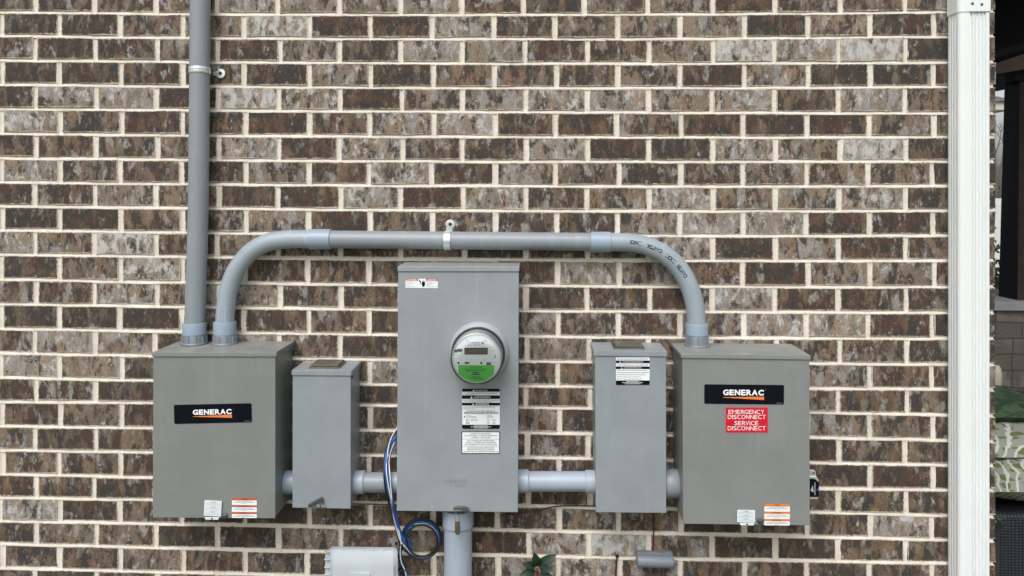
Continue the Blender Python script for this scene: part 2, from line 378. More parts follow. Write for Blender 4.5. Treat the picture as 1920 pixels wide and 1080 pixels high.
def thing(name, loc, label, cat, group=None):
    o = bpy.data.objects.new(name, None); S.collection.objects.link(o); o.location = loc; o['_loc'] = tuple(loc)
    o.empty_display_size = .05
    return tag(o, label, cat, group)
def catmull(pts, k=8):
    pts = [Vector(p) for p in pts]; out = []
    P = [pts[0] * 2 - pts[1]] + pts + [pts[-1] * 2 - pts[-2]]
    for i in range(1, len(P) - 2):
        for j in range(k):
            t = j / k; a, b, c, d = P[i - 1], P[i], P[i + 1], P[i + 2]
            out.append(.5 * ((2 * b) + (c - a) * t + (2 * a - 5 * b + 4 * c - d) * t * t + (3 * b - a - 3 * c + d) * t ** 3))
    out.append(pts[-1]); return out
_txt = {}
def text_mesh(t, bold=0.0, space=1.0):
    key = (t, bold, space)
    if key in _txt: return _txt[key]
    cu = bpy.data.curves.new('t', 'FONT'); cu.body = t; cu.size = 1; cu.offset = bold; cu.resolution_u = 5; cu.space_character = space
    ob = bpy.data.objects.new('t', cu); S.collection.objects.link(ob)
    bpy.context.view_layer.update()
    me = bpy.data.meshes.new_from_object(ob.evaluated_get(bpy.context.evaluated_depsgraph_get()))
    vs = np.array([v.co[:2] for v in me.vertices]); fs = [tuple(p.vertices) for p in me.polygons]
    bpy.data.objects.remove(ob); bpy.data.curves.remove(cu); bpy.data.meshes.remove(me)
    lo = vs.min(0); hi = vs.max(0); vs = (vs - lo) / (hi - lo)
    _txt[key] = (vs, fs); return _txt[key]
GW = dict(E=.64, M=.86, R=.70, G=.76, N=.72, C=.72, Y=.68, D=.72, I=.13, S=.66, O=.78, T=.62, V=.68, A=.72)
class Label(MB):
    """flat printed piece on a face d metres in front of the wall, measured in photo pixels"""
    def __init__(s, d, ang=0.0, c=(0, 0)):
        super().__init__(); s.d = d; s.a = R(ang); s.c = c
    def P(s, x, y, layer=0):
        dx, dy = x - s.c[0], y - s.c[1]
        return U(s.c[0] + dx * math.cos(s.a) - dy * math.sin(s.a), s.c[1] + dx * math.sin(s.a) + dy * math.cos(s.a), s.d + .0006 + layer * .0004)
    def poly(s, pts, m, layer=0):
        s.add([s.P(x, y, layer) for x, y in pts], [tuple(range(len(pts)))], m)
    def rect(s, x0, y0, x1, y1, m, layer=0, r=0, rb=None):
        rb = r if rb is None else rb
        if not r and not rb: return s.poly([(x0, y0), (x0, y1), (x1, y1), (x1, y0)], m, layer)
        pts = []
        for (cx, cy, a0, q) in ((x1 - r, y0 + r, -90, r), (x1 - rb, y1 - rb, 0, rb), (x0 + rb, y1 - rb, 90, rb), (x0 + r, y0 + r, 180, r)):
            for k in range(5):
                a = R(a0 + k * 22.5); pts.append((cx + q * math.cos(a), cy + q * math.sin(a)))
        s.poly(pts[::-1], m, layer)
    def slab(s, x0, y0, x1, y1, m, th=.0006):
        """gives the plate its thickness"""
        p = [s.P(x0, y0), s.P(x1, y0), s.P(x1, y1), s.P(x0, y1)]; y = -(s.d + .0004)
        s.hexa(p, m, y, -s.d + .0002)
    def text(s, t, x0, y0, x1, y1, m, layer=2, bold=0.0, space=1.0, shear=0):
        vs, fs = text_mesh(t, bold, space)
        s.add([s.P(x0 + (x1 - x0) * u + shear * v, y1 + (y0 - y1) * v, layer) for u, v in vs], fs, m)
    def word(s, t, x0, y0, x1, y1, m, layer=2, bold=0.0, gap=.12, wd=None):
        ws = [(wd or GW)[ch] for ch in t]; tot = sum(ws) + gap * (len(t) - 1); k = (x1 - x0) / tot; x = x0
        for ch, w_ in zip(t, ws): s.text(ch, x, y0, x + w_ * k, y1, m, layer, 0 if ch == 'M' else bold); x += (w_ + gap) * k - (.13 * k if ch == 'R' else .04 * k if ch == 'A' else 0)
    def line(s, x0, x1, y, h, m, layer=2, fill=1.0, seed=0):
        """a line of small print: word-long strokes"""
        rd = random.Random(seed + int(y * 10)); x = x0; xe = x0 + (x1 - x0) * fill
        while x < xe - .6:
            wl = min(rd.uniform(1.6, 6.0), xe - x); s.rect(x, y - h / 2, x + wl, y + h / 2, m, layer); x += wl + rd.uniform(.5, .9)
    def tri(s, cx, y0, y1, m, layer=2):
        h = y1 - y0; s.poly([(cx, y0), (cx - h * .58, y1), (cx + h * .58, y1)], m, layer)

# ------------------------------------------------------------------ brick wall
BL = [22, 66.7, 112, 158, 203.5, 250, 295.5, 341, 385.5, 431, 476.5, 524, 569.5, 616, 662, 708, 752.5, 799, 844, 889, 933, 977, 1020, 1065]
BR = [21.7, 67.7, 116, 161.7, 211, 256, 302, 348, 394, 441, 488, 537, 585, 634, 682, 729, 777, 824, 871, 918, 965, 1011, 1055, 1102]
BMid = {0: 26.7, 1: 72.3, 2: 118, 3: 164, 4: 209, 5: 256, 6: 302, 7: 348, 16: 762.7, 17: 810, 18: 856.7, 20: 948, 21: 994, 22: 1041.7}
def bed_y(k, px): return bed_y0(k, px) + 1.0 * mnoise.noise(Vector((px / 95.0, k * 3.7, 2.2))) + .5 * mnoise.noise(Vector((px / 31.0, k * 5.1, 8.2)))
def bed_y0(k, px):
    if k < 0: return bed_y0(0, px) + k * 45.9
    if k > 23: return bed_y0(23, px) + (k - 23) * 45.9
    l, r_ = BL[k], BR[k]; m = BMid.get(k, (l + r_) / 2 + 4.4)
    t = (px - 40) / 1700.0; t = max(-.25, min(1.1, t)); tm = 920 / 1700
    # quadratic through the three
    return l * (t - tm) * (t - 1) / (tm) + m * t * (t - 1) / (tm * (tm - 1)) + r_ * t * (t - tm) / (1 - tm)
EV = [66.7, 178.7, 293, 409, 523, 638, 752, 867.7, 982.7, 1097.7, 1214, 1334, 1453, 1574, 1699]
OD = [3, 112.3, 226.7, 343, 460, 578, 693, 810, 925.7, 1041, 1157, 1275, 1394, 1513, 1629.5, 1750]
def ext(lst):
    a = list(lst)
    for k in range(9): a.insert(0, a[0] - 111 + k * .7)
    return a
EV = ext(EV); OD = ext(OD)
TONES = {0: "mmtmlttlbdttrmmt", 1: "mdkmtwrrldmttdtdm", 2: "mdmmdtdltdmtwlwk", 3: "mddrddtkmmmtrtkdb", 4: "dlldwlrttlltldlm",
         5: "mlmrmrmllbrmrdrmm", 6: "bbmmlblmblkdltwk", 7: "mlmmdtblktmdmtmmk", 8: "kbttddlrlmmlttlm", 9: "mkkbmtrmmmdtllrrk",
         10: "lmwbttmmdmtlktrm", 11: "mdmldmbbtmlmbrttm", 12: "tbltlmbdmdrrlbdt", 13: "mkdkmbmdmtmrtllrk", 14: "mltmlmdlmtdmbbmm",
         15: "mltdmdmlmdmldltbm", 16: "dmddmbdtmbmdmtbm", 17: "mbmdbmdmmtdmmmtmm", 18: "mdmbdmmbrdmbdrbm", 19: "mmmmdbmdmbdmmdrrk",
         20: "rmdmbdmdmdmbdmbb", 21: "mldmddmbdmtmdmblb", 22: "dmmkdtbmrlwtddbb", 23: "mmdmbmdmmtlbdmddm"}
TV = {'k': (.20, .0, .0), 'd': (.29, .25, .0), 'b': (.40, .75, .05), 'm': (.44, .3, .15), 't': (.56, .3, .2), 'l': (.67, .25, .60), 'w': (.72, .25, 1.05), 'r': (.27, 1.1, .0)}
GV = []; GF = []; GM = []; A_buv = []; A_hs = []; A_tone = []; A_seed = []
def grid_brick(x0, x1, zt0, zt1, zb0, zb1, tone, frame, grow=0.0):
    """one brick: frame(x, out, z) -> world ; zt/zb = top/bottom heights at its two ends"""
    nu, nv = 13, 6; o = len(GV)
    hx = (x1 - x0) / 2; cx = (x0 + x1) / 2; hz = (zt0 + zt1 - zb0 - zb1) / 4; cz = (zt0 + zt1 + zb0 + zb1) / 4
    sdv = (random.random() * 3, random.random() * 3, random.random() * 3)
    prot = random.uniform(-.0012, .0016); tl = random.uniform(-.001, .001)
    for j in range(nv + 1):
        for i in range(nu + 1):
            # outermost ring is the buried side, next one the arris
            ui = min(max((i - 1) / (nu - 2), 0), 1); vj = min(max((j - 1) / (nv - 2), 0), 1)
            ring = i in (0, nu) or j in (0, nv); arris = not ring and (i in (1, nu - 1) or j in (1, nv - 1))
            x = x0 + (x1 - x0) * ui; zt = zt0 + (zt1 - zt0) * ui; zb = zb0 + (zb1 - zb0) * ui; z = zb + (zt - zb) * vj
            if ring or arris:
                q = mnoise.noise(Vector((x * 55 + sdv[0] * 9, z * 55, sdv[1]))) * .0021 + mnoise.noise(Vector((x * 11, z * 11, sdv[2]))) * .0020
                if i <= 1: x += q
                if i >= nu - 1: x -= q
                if j <= 1: z += q
                if j >= nv - 1: z -= q
            y = -.012 if ring else (prot + tl * (ui - .5) + (-.0006 if arris else 0) + .0008 * mnoise.noise(Vector((x * 40, z * 40, sdv[0]))))
            GV.append(frame(x, y, z)); A_buv.append((x - cx, 0, z - cz)); A_hs.append((hx + grow, 0, hz)); A_tone.append(tone); A_seed.append(sdv)
    for j in range(nv):
        for i in range(nu):
            a = o + j * (nu + 1) + i; GF.append((a, a + 1, a + nu + 2, a + nu + 1)); GM.append(0)
def strip(pa, pb, frame, n, prof_w, horiz=True):
    """mortar bed or head joint between two moving edges pa(t), pb(t) (x,z), profile out values"""
    o = len(GV); k = len(prof_w)
    for i in range(n + 1):
        t = i / n; a = pa(t); b = pb(t)
        for j, (s_, out) in enumerate(prof_w):
            x = a[0] + (b[0] - a[0]) * s_; z = a[1] + (b[1] - a[1]) * s_
            q = mnoise.noise(Vector((x * 45, z * 45, j * 3.1))) * .0016 + mnoise.noise(Vector((x * 9, z * 9, j * .3 + 7))) * .0012
            GV.append(frame(x, out + q, z)); A_buv.append((0, 0, 0)); A_hs.append((1, 0, 1)); A_tone.append((0, 0, 0)); A_seed.append((0, 0, 0))
    for i in range(n):
        for j in range(k - 1):
            a = o + i * k + j; f = (a, a + 1, a + k + 1, a + k)
            GF.append(f if horiz else f[::-1]); GM.append(1)
FRONT = lambda x, out, z: (x, -out, z)
XEND = U(1866, 500).x
JR0, JR1 = -17, 27
def px_of(x):      # inverse of U().x on the wall plane
    a = (x * ct + D0 * st) / (D0 * ct - x * st) if False else None
    lo, hi = -3000.0, 4000.0
    for _ in range(40):
        mid = (lo + hi) / 2
        if U(mid, 500).x < x: lo = mid
        else: hi = mid
    return lo
def zbed(k, px): return U(px, bed_y(k, px)).z
def warp(px, j): return px + 8 * max(0, min(1.2, j / 22)) * math.exp(-((px - 1020) / 220) ** 2)
for j in range(JR0, JR1 + 1):
    lst = EV if j % 2 == 0 else OD
    edges = [warp(p, j) + random.uniform(-2.6, 2.6) for p in lst]
    edges.append(1866 + random.uniform(-1.3, 1.6) + (7 if False else 0))
    first_vis = 8 if j % 2 == 0 else 8
    tn = TONES.get(j)
    for i in range(len(edges) - 1):
        a, b = edges[i], edges[i + 1]
        last = i == len(edges) - 2
        ja = random.uniform(3.6, 5.2); jb = 0 if last else random.uniform(3.6, 5.2)
        a_, b_ = a + ja, b - jb
        hb = 2.95
        def zz(k, px, s): return U(px, bed_y(k, px) + s * (hb + random.uniform(-.4, .6))).z
        tc = random.choice('mmmdddbbttlrkw' if random.random() < .8 else 'mdb')
        if tn:
            q = i - 8 + (0 if j % 2 == 0 else 0)
            if 0 <= q < len(tn): tc = tn[q]
        tv = TV[tc]; tv = (tv[0] + random.uniform(-.05, .05), tv[1] + random.uniform(-.2, .2), tv[2])
        grid_brick(U(a_, 500).x, U(b_, 500).x, zz(j - 1, a_, 1), zz(j - 1, b_, 1), zz(j, a_, -1), zz(j, b_, -1), tv, FRONT, .02 if last else 0.0)
        if not last:   # head joint to the right
            e = b; x0 = U(e - 5.6, 500).x; x1 = U(e + 5.6, 500).x; zt = zbed(j - 1, e) ; zb = zbed(j, e)
            strip(lambda t: (x0, zb + (zt - zb) * t), lambda t: (x1, zb + (zt - zb) * t), FRONT, 5, [(0, -.001), (.2, -.0030), (.5, -.0042), (.8, -.0030), (1, -.001)], False)
    # bed under this course: weathered, its lower lip comes forward
    pxs = [-1000 + i * 14.0 for i in range(int(2864 / 14) + 1)]; pxs[-1] = 1863
    n = len(pxs) - 1
    strip(lambda t: (U(pxs[round(t * n)], 500).x, U(pxs[round(t * n)], bed_y(j, pxs[round(t * n)]) - 4.6).z),
          lambda t: (U(pxs[round(t * n)], 500).x, U(pxs[round(t * n)], bed_y(j, pxs[round(t * n)]) + 4.4).z), FRONT, n,
          [(0, -.0062), (.22, -.0052), (.55, -.0028), (.82, -.0004), (1, -.0012)], False)
# the return of the wall round the corner
ztop_all = zbed(JR0 - 1, 900); zbot_all = zbed(JR1, 900)
RET = lambda x, out, z: (XEND + out - .001, x, z)
for j in range(JR0, JR1 + 1):
    zt = zbed(j - 1, 1866); zb = zbed(j, 1866); off = .1 if j % 2 else 0
    x = .002
    e = [0.0] + [off + .2 * k + .1 for k in range(16)]
    for i in range(len(e) - 1):
        tc = TV[random.choice('mmddbtlrk')]
        grid_brick(e[i] + (.006 if i else .001), e[i + 1] - .006, zt - .006, zt - .006, zb + .006, zb + .006, tc, RET, .02 if i == 0 else 0.0)
# core of the wall (mortar) behind the faces
def gbox(x0, x1, y0, y1, z0, z1):
    o = len(GV)
    for (x, y, z) in ((x0, y0, z1), (x1, y0, z1), (x1, y0, z0), (x0, y0, z0), (x0, y1, z1), (x1, y1, z1), (x1, y1, z0), (x0, y1, z0)):
        GV.append((x, y, z)); A_buv.append((0, 0, 0)); A_hs.append((1, 0, 1)); A_tone.append((0, 0, 0)); A_seed.append((0, 0, 0))
    for f in ((0, 3, 2, 1), (4, 5, 6, 7), (0, 1, 5, 4), (1, 2, 6, 5), (2, 3, 7, 6), (3, 0, 4, 7)): GF.append(tuple(o + k for k in f)); GM.append(1)
XW0 = U(-1000, 500).x
gbox(XW0, XEND - .006, .0105, 3.25, -.1, ztop_all)
me = bpy.data.meshes.new('brick_wall'); me.from_pydata(GV, [], GF); me.materials.append(MT['brick']); me.materials.append(MT['mortar'])
me.polygons.foreach_set('material_index', GM); me.polygons.foreach_set('use_smooth', [m == 1 for m in GM])
for nm, arr in (('buv', A_buv), ('hsz', A_hs), ('tone', A_tone), ('seed', A_seed)):
    at = me.attributes.new(nm, 'FLOAT_VECTOR', 'POINT'); at.data.foreach_set('vector', np.array(arr, dtype=np.float32).ravel())
me.update()
wall = bpy.data.objects.new('brick_wall', me); S.collection.objects.link(wall)
tag(wall, 'house wall of mottled dark brown bricks with thick cream mortar joints', 'wall')

# ------------------------------------------------------------------ enclosures
def enclosure(name, label, lid_tl, lid_tr, lid_bl, lid_br, b_tl, b_tr, b_br, b_bl, d, mat, group=None, cover=True, lidback=0.0):
    c = U((b_bl[0] + b_br[0]) / 2, (b_bl[1] + b_br[1]) / 2, d)
    t = thing(name, (c.x, -.002, c.z), label, 'electrical box', group)
    f = [U(*q, d) for q in (b_tl, b_tr, b_br, b_bl)]
    ins = .0015
    fb = [(f[0].x + ins, 0, f[0].z), (f[1].x - ins, 0, f[1].z), (f[2].x - ins, 0, f[2].z + ins), (f[3].x + ins, 0, f[3].z + ins)]
    b = MB(); b.hexa(fb, mat, -(d - .006), -.003); b.build('body', t, bevel=.0015)
    b = MB(); b.hexa(f, mat, -d, -(d - .0055)); b.build('front_cover', t, bevel=.0013, seg=3)
    # hood with a folded drip edge all round
    L = [U(*q, d + .004) for q in (lid_tl, lid_tr, lid_br, lid_bl)]
    b = MB(); x0, x1 = (L[0].x + L[3].x) / 2, (L[1].x + L[2].x) / 2
    zl, zr = L[0].z, L[1].z; zl2, zr2 = L[3].z, L[2].z; th = .003; yb = -.002 - lidback; yf = -(d + .004)
    b.hexa([(x0, 0, zl), (x1, 0, zr), (x1, 0, zr - th), (x0, 0, zl - th)], mat, yf, yb)
    b.hexa([(x0, 0, zl - th + .0002), (x1, 0, zr - th + .0002), (x1, 0, zr2), (x0, 0, zl2)], mat, yf, yf + .0026)
    b.hexa([(x0, 0, zl - th + .0002), (x0 + .0025, 0, zl - th + .0002), (x0 + .0025, 0, zl2), (x0, 0, zl2)], mat, yf + .0027, yb)
    b.hexa([(x1 - .0025, 0, zr - th + .0002), (x1, 0, zr - th + .0002), (x1, 0, zr2), (x1 - .0025, 0, zr2)], mat, yf + .0027, yb)
    b.build('hood', t, bevel=.0012)
    return t
g_sw = 'switch enclosures on the brick wall'
dL = .175
boxL = enclosure('transfer_switch_box', 'large warm grey steel box with a black name plate, fed by two conduits on top', (284.3, 661), (518.5, 660.2), (284.5, 669), (518.5, 669), (287.3, 669), (516.3, 669), (516, 972), (286.3, 970.7), dL, 'box_warm', g_sw)
boxR = enclosure('service_switch_box', 'large grey steel box with black name plate and red emergency disconnect sign', (1277, 664.4), (1520, 666.4), (1277.2, 671.6), (1520, 674.8), (1279.5, 671.6), (1517.6, 674.8), (1518.7, 985.3), (1281, 982.3), dL, 'box_warm2', g_sw)
dS = .135
boxSL = enclosure('disconnect_box', 'small narrow grey box with a tilted metal latch, right of the large two-conduit box', (546.5, 694.2), (658.8, 695.4), (546.7, 703.8), (658.8, 704.8), (548.6, 703.5), (657.6, 704.5), (657.3, 954), (548.2, 952), dS, 'box_cool', 'narrow disconnect boxes')
boxSR = enclosure('disconnect_box', 'narrow tall grey box with a black and white warning sticker under its hood', (1112.6, 657.4), (1251.3, 659), (1113, 667.3), (1251, 669), (1115.6, 667.2), (1249, 669), (1249.3, 962), (1117.3, 960.7), dS, 'box_cool', 'narrow disconnect boxes')
dC = .145
boxC = enclosure('meter_socket_box', 'tall grey box in the middle holding the round electricity meter', (745.2, 499), (973.6, 500), (745.4, 509), (973.6, 509.2), (746.6, 508.8), (972.8, 509), (971, 960.7), (743.6, 957.8), dC, 'box_mid')
# top closure plates
def topplate(box, fl, fr, br, bl, zl, d, lab=None):
    b = MB()
    P = [U(*q, dd) for q, dd in ((fl, d[0]), (fr, d[0]), (br, d[1]), (bl, d[1]))]
    z = zl
    x0 = P[0].x; x1 = P[1].x
    for (ins, z0, z1) in ((0, z + .0003, z + .004), (.006, z + .004, z + .011)):
        b.box(x0 + ins, x1 - ins, -d[0] + ins, -d[1] - ins, z0, z1, 'bronze')
    b.build('closure_plate', box, bevel=.0018)
zt = U(600, 694.8, dS + .004).z
topplate(boxSL, (578.3, 690), (636.8, 690), (649, 677), (592, 677), zt, (.112, .022))
zt = U(1180, 658.2, dS + .004).z
topplate(boxSR, (1150.5, 653.6), (1209.5, 654), (1206, 640), (1146, 640), zt, (.112, .022))
# Printed plates ----------------------------------------------------------
def name_plate(box, x0, y0, x1, y1, ang, tx0, ty0, tx1, ty1, sw0, sw1):
    l = Label(dL, ang, ((x0 + x1) / 2, (y0 + y1) / 2)); l.rect(x0, y0, x1, y1, 'black', 1, r=2.6)
    l.slab(x0 + 1, y0 + 1, x1 - 1, y1 - 1, 'black')
    l.word('GENERAC', tx0, ty0, tx1, ty1, 'white', 2, bold=.045, gap=.12, wd=dict(G=1.02, E=.86, N=1.0, R=1.0, A=1.12, C=1.0))
    l.poly([(tx0, sw0 + 1.9), (tx0, sw0 + 2.6), (tx1 - 1, sw1), (tx1 - 1, sw0)], 'orange', 2)
    l.line(x1 - 14, x1 - 3, y1 - 2.6, .8, 'inkgrey', 2)
    l.rect(tx1 + 1.4, ty0 - .3, tx1 + 2.2, ty0 + .5, 'inkpale', 2)
    return l.build('name_plate', box)
name_plate(boxL, 326.3, 757.6, 472, 793.4, -1.25, 361.5, 767.4, 435.8, 777.2, 778.0, 784.2)
name_plate(boxR, 1320.5, 721.2, 1470, 757.8, .55, 1355.8, 730.6, 1433.8, 741.4, 743.2, 749.6)
# red sign
l = Label(dL, .1, (1400, 787)); l.slab(1361.5, 764.5, 1439.5, 810.5, 'red'); l.rect(1360.6, 763.6, 1440.2, 811.4, 'pink', 1); l.rect(1361.8, 764.8, 1439, 810.2, 'red', 2)
for t, a, b, y in (('EMERGENCY', 1366, 1434, 768.4), ('DISCONNECT', 1364.5, 1435.5, 777.9), ('SERVICE', 1377, 1423, 789.6), ('DISCONNECT', 1364.5, 1435.5, 799.2)):
    l.word(t, a, y, b, y + 7.7, 'white', 3, bold=.0)
l.build('emergency_sign', boxR)
# orange warning labels
def warn_label(box, x0, y0, x1, y1, ang, col):
    l = Label(dL, ang, ((x0 + x1) / 2, (y0 + y1) / 2)); W = x1 - x0; H = y1 - y0
    l.slab(x0 + .6, y0 + .6, x1 - .6, y1 - .6, 'white'); l.rect(x0, y0, x1, y1, 'white', 1, r=.1, rb=1.2)
    cx = (x0 + x1) / 2
    for k, (s0, words) in enumerate(((0, 'WARNING'), (.355, 'AVERTISSEMENT'), (.70, 'ADVERTENCIA'))):
        yy = y0 + H * s0; l.rect(x0, yy, x1, yy + H * .10 + (0 if k else .6), col, 2)
        ww = (5.2, 10, 8.6)[k]; l.text(words, cx - ww, yy + .9, cx + ww, yy + H * .095, 'maroon', 3, bold=0)
        for q, (fr_, ink) in enumerate(((.62, 'inkgrey'), (.86, 'inkgrey'), (.24, 'inkpale'))):
            y = yy + H * (.155 + .06 * q) ; l.line(cx - W * fr_ / 2, cx + W * fr_ / 2, y, .85, ink, 2, seed=k)
    l.build('warning_label', box)
warn_label(boxL, 434.8, 933.8, 481.5, 971.2, .4, 'orangered')
warn_label(boxR, 1433, 945, 1481, 985.2, .5, 'orange')
# hanging tags on hasps and bolts
def hang_tag(box, c, w_, h_, ang, hx0, hx1, hy, bolt):
    l = Label(dL + .004, ang, c); x0, y0, x1, y1 = c[0] - w_ / 2, c[1] - h_ / 2, c[0] + w_ / 2, c[1] + h_ / 2
    l.rect(x0, y0, x1, y1, 'tagwhite', 1, r=1.3); l.hexa([l.P(x0 + .5, y0 + .5), l.P(x1 - .5, y0 + .5), l.P(x1 - .5, y1 - .5), l.P(x0 + .5, y1 - .5)], 'tagwhite', -dL - .0044, -dL - .001)
    for k, y in enumerate((.11, .42, .72)):
        yy = y0 + h_ * y; l.line(c[0] - 3, c[0] + 5, yy, 1.1, 'inkgrey', 2); l.tri(c[0] - 5, yy - .7, yy + .7, 'inkgrey')
        for q in (1, 2): l.line(c[0] - w_ * .40, c[0] + w_ * .40, yy + q * h_ * .085, .7, 'inkpale', 2, seed=q)
    l.build('hang_tag', box)
    b = MB(); a = U(hx0, hy, dL + .006); e = U(hx1, hy + 4.6, dL + .006)
    b.hexa([a, (e.x, 0, a.z), (e.x - .004, 0, e.z), (a.x + .003, 0, e.z)], 'tagwhite', -dL - .006, -dL - .003)
    b.box(a.x + .001, e.x - .001, -dL - .003, -dL + .02, a.z - .0012, a.z - .0002, 'dark')
    m = U((hx0 + hx1) / 2, hy + 2.4, dL + .006); b.lathe((m.x, -dL - .0061, m.z), [(.0028, 0), (.0026, .0003)], 'hole', n=16)
    b.build('hasp', box, bevel=.0006)
    b = MB(); p = U(*bolt, dL)
    b.lathe((p.x, -dL, p.z), [(.0092, 0), (.0098, .001), (.0092, .0035), (.006, .0045)], 'steel', n=32)
    b.lathe((p.x, -dL - .0045, p.z), [(.0058, 0), (.0058, .003), (.005, .0036), (.0036, .0037), (.0034, .001)], 'steel', n=6, smooth=False)
    b.build('bolt', box)
hang_tag(boxL, (398.8, 953.4), 32.5, 29, 3.0, 383.5, 411, 970.2, (422.3, 966.6))
hang_tag(boxR, (1399, 968), 33.6, 23, 1.3, 1386.5, 1415, 980.8, (1425.2, 976.4))
# stickers on the narrow box (right) and meter box
def bw_sticker(box, d, x0, x1, rows, bottom, y1, toplayer=True):
    l = Label(d); y0 = rows[0][0]
    l.slab(x0 + .6, y0 + .6, x1 - .6, y1 - .6, 'black'); l.rect(x0, y0, x1, y1, 'black', 1, r=2.4)
    cx = (x0 + x1) / 2
    for (a, b, kind, arg) in rows:
        if kind == 'w':
            l.rect(x0, a, x1, b, 'white', 2)
            n = arg; step = (b - a) / (n + .3)
            for q in range(n):
                l.line(x0 + 2, x1 - 2, a + step * (q + .65), .95, 'inkgrey', 3, fill=(1, .98, .4, .9, .7)[q % 5] if n < 4 else (.97, 1, .9, .75, .8)[q % 5], seed=q)
        elif kind == 'b':
            tw = len(arg) * 1.52; l.tri(cx - tw - 4, a + 1.2, b - 1.0, 'white', 3)
            l.text(arg, cx - tw, a + 1.5, cx + tw, b - 1.1, 'white', 3, bold=0)
    for q, y in enumerate(bottom): l.line(cx - (12, 20, 15)[q], cx + (12, 19, 15)[q], y, .9, 'white', 3, seed=q)
    return l
l = bw_sticker(boxSR, dS, 1155, 1218, [(669.8, 676, 'w', 2), (676, 681, 'b', 'AVERTISSEMENT'), (681, 687.2, 'w', 2), (687.2, 692.2, 'b', 'ADVERTENCIA'), (692.2, 713.4, 'w', 5)], (715.2, 717.4, 719.6), 721.8)
l.rect(1157, 699.2, 1216, 699.6, 'inkpale', 3); l.build('warning_sticker', boxSR)
l = Label(dC); ang = 0
def black_white(l):
    x0, x1 = 866.4, 937
    l.slab(x0 + 1, 730, x1 - 1, 803, 'black'); l.rect(x0, 728.8, x1, 804, 'black', 1, r=3)
    l.rect(x0, 734.6, x1, 741.4, 'white', 2); l.rect(x0, 748, x1, 755.2, 'white', 2); l.rect(x0 + .3, 760.4, x1, 796.4, 'white', 2)
    for q, y in enumerate((736.4, 738.4, 740.2)): l.line(x0 + 1, x1 - 1, y, .9, 'inkgrey', 3, fill=(1, .95, .35)[q], seed=q)
    for q, y in enumerate((749.8, 751.8, 753.8)): l.line(x0 + 1, x1 - 1, y, .9, 'inkgrey', 3, fill=(1, 1, .8)[q], seed=q + 5)
    for q, y in enumerate((762.4, 764.6, 766.8)): l.line(x0 + 2, x1 - 2, y, .9, 'inkgrey', 3, fill=(1, .9, .35)[q], seed=q + 9)
    l.rect(x0 + 2, 768.4, x1 - 2, 768.8, 'inkpale', 3)
    for q, y in enumerate((770.8, 773.2, 775.4)): l.line(x0 + (8, 4, 4)[q], x1 - (8, 2, 3)[q], y, 1.1, 'black', 3, seed=q + 19)
    for q, y in enumerate((779, 781, 783)):
        l.line(x0 + 8, x0 + (16, 26, 27)[q], y, .8, 'inkgrey', 3, seed=q); l.line(x0 + 46, x0 + (56, 59, 57)[q], y, .8, 'inkgrey', 3, seed=q + 3)
    l.poly([(870.8, 779.2), (869.6, 781.4), (870.2, 783), (871.6, 783), (872.2, 781.2)], 'black', 3)
    for y in (786.6, 788.8, 791.8, 794):
        for a, b in ((7, 14), (16.5, 21) if y < 790 else (8, 12), (23, 29) if y < 790 else (9, 13), (47, 52), (57, 63)): l.line(x0 + a, x0 + b, y, .9, 'inkgrey', 3, seed=int(a))
    l.tri(888, 730.2, 733.8, 'white'); l.text('WARNING', 891, 730.6, 914, 733.6, 'inkpale', 3, bold=.02)
    l.tri(884, 743, 747, 'white'); l.text('AVERTISSEMENT', 888, 743.2, 920, 746.8, 'white', 3, bold=0)
    l.tri(887, 756.2, 759.6, 'white'); l.text('ADVERTENCIA', 891, 756, 917, 759.4, 'white', 3, bold=.02)
    for q, y in enumerate((798.3, 800.3, 802.4)): l.line(901.7 - (13, 19, 13)[q], 901.7 + (13, 19, 13)[q], y, 1, 'white', 3, seed=q)
black_white(l); l.build('warning_sticker', boxC)
l = Label(dC); l.slab(866, 810, 936.5, 850, 'black'); l.rect(865.2, 809, 937.4, 851, 'black', 1, r=2.4); l.rect(866.6, 810.4, 936, 849.6, 'white', 2, r=1.6)
for y in (823.3, 837): l.rect(866.6, y, 936, y + .45, 'inkgrey', 3)
for t, hw, y in (('GENERATOR DISCONNECT', 19.5, 811.8), ('LOCATED INSIDE OF ENGINE GENERATOR', 31, 815.5), ('ASSEMBLY ENCLOSURE', 18, 819.2),
                 ('SECTIONNEUR DU GENERATEUR', 25, 825), ("SITUE A L'INTERIEUR DE L'ENCEINTE", 28, 828.8), ("DE L'ENSEMBLE MOTEUR-GENERATEUR", 30.5, 832.6),
                 ('DESCONEXION DEL GENERADOR', 25, 838.6), ('UBICADA DENTRO DEL GABINETE', 25.5, 842.2), ('DE MONTAJE DEL GENERADOR DE MOTOR', 32.5, 845.9)):
    l.text(t, 901.6 - hw, y, 901.6 + hw, y + 2.5, 'black', 3)
l.build('disconnect_notice', boxC)
l = Label(dC, .9, (790.5, 531)); l.slab(760.8, 523, 820.5, 539.5, 'white'); l.rect(760.2, 522.6, 821, 540, 'white', 1, r=1.2)
for a, b, t in ((760.6, 783.4, 'DANGER'), (798.6, 820.8, 'PELIGRO')):
    l.rect(a, 522.6, b, 526.8, 'pink', 2); l.tri(a + 4, 523.5, 526.4, 'white', 3); l.text(t, a + 6.4, 523.5, b - 2.4, 526.2, 'white', 3, bold=.02)
    for q in range(5): l.line(a + 1.5, b - 2, 528.6 + q * 2.1, .8, 'inkpale', 2, fill=(.6, .9, .55, .3, .95)[q], seed=q)
l.poly([(784.6, 524), (789.6, 527.6), (788.2, 529.4), (791.4, 531.4), (788.4, 530.8), (787, 532.4), (788.6, 533.4), (786.4, 532.8), (787.8, 530.0), (786.6, 528), (784.4, 525)], 'black', 2)
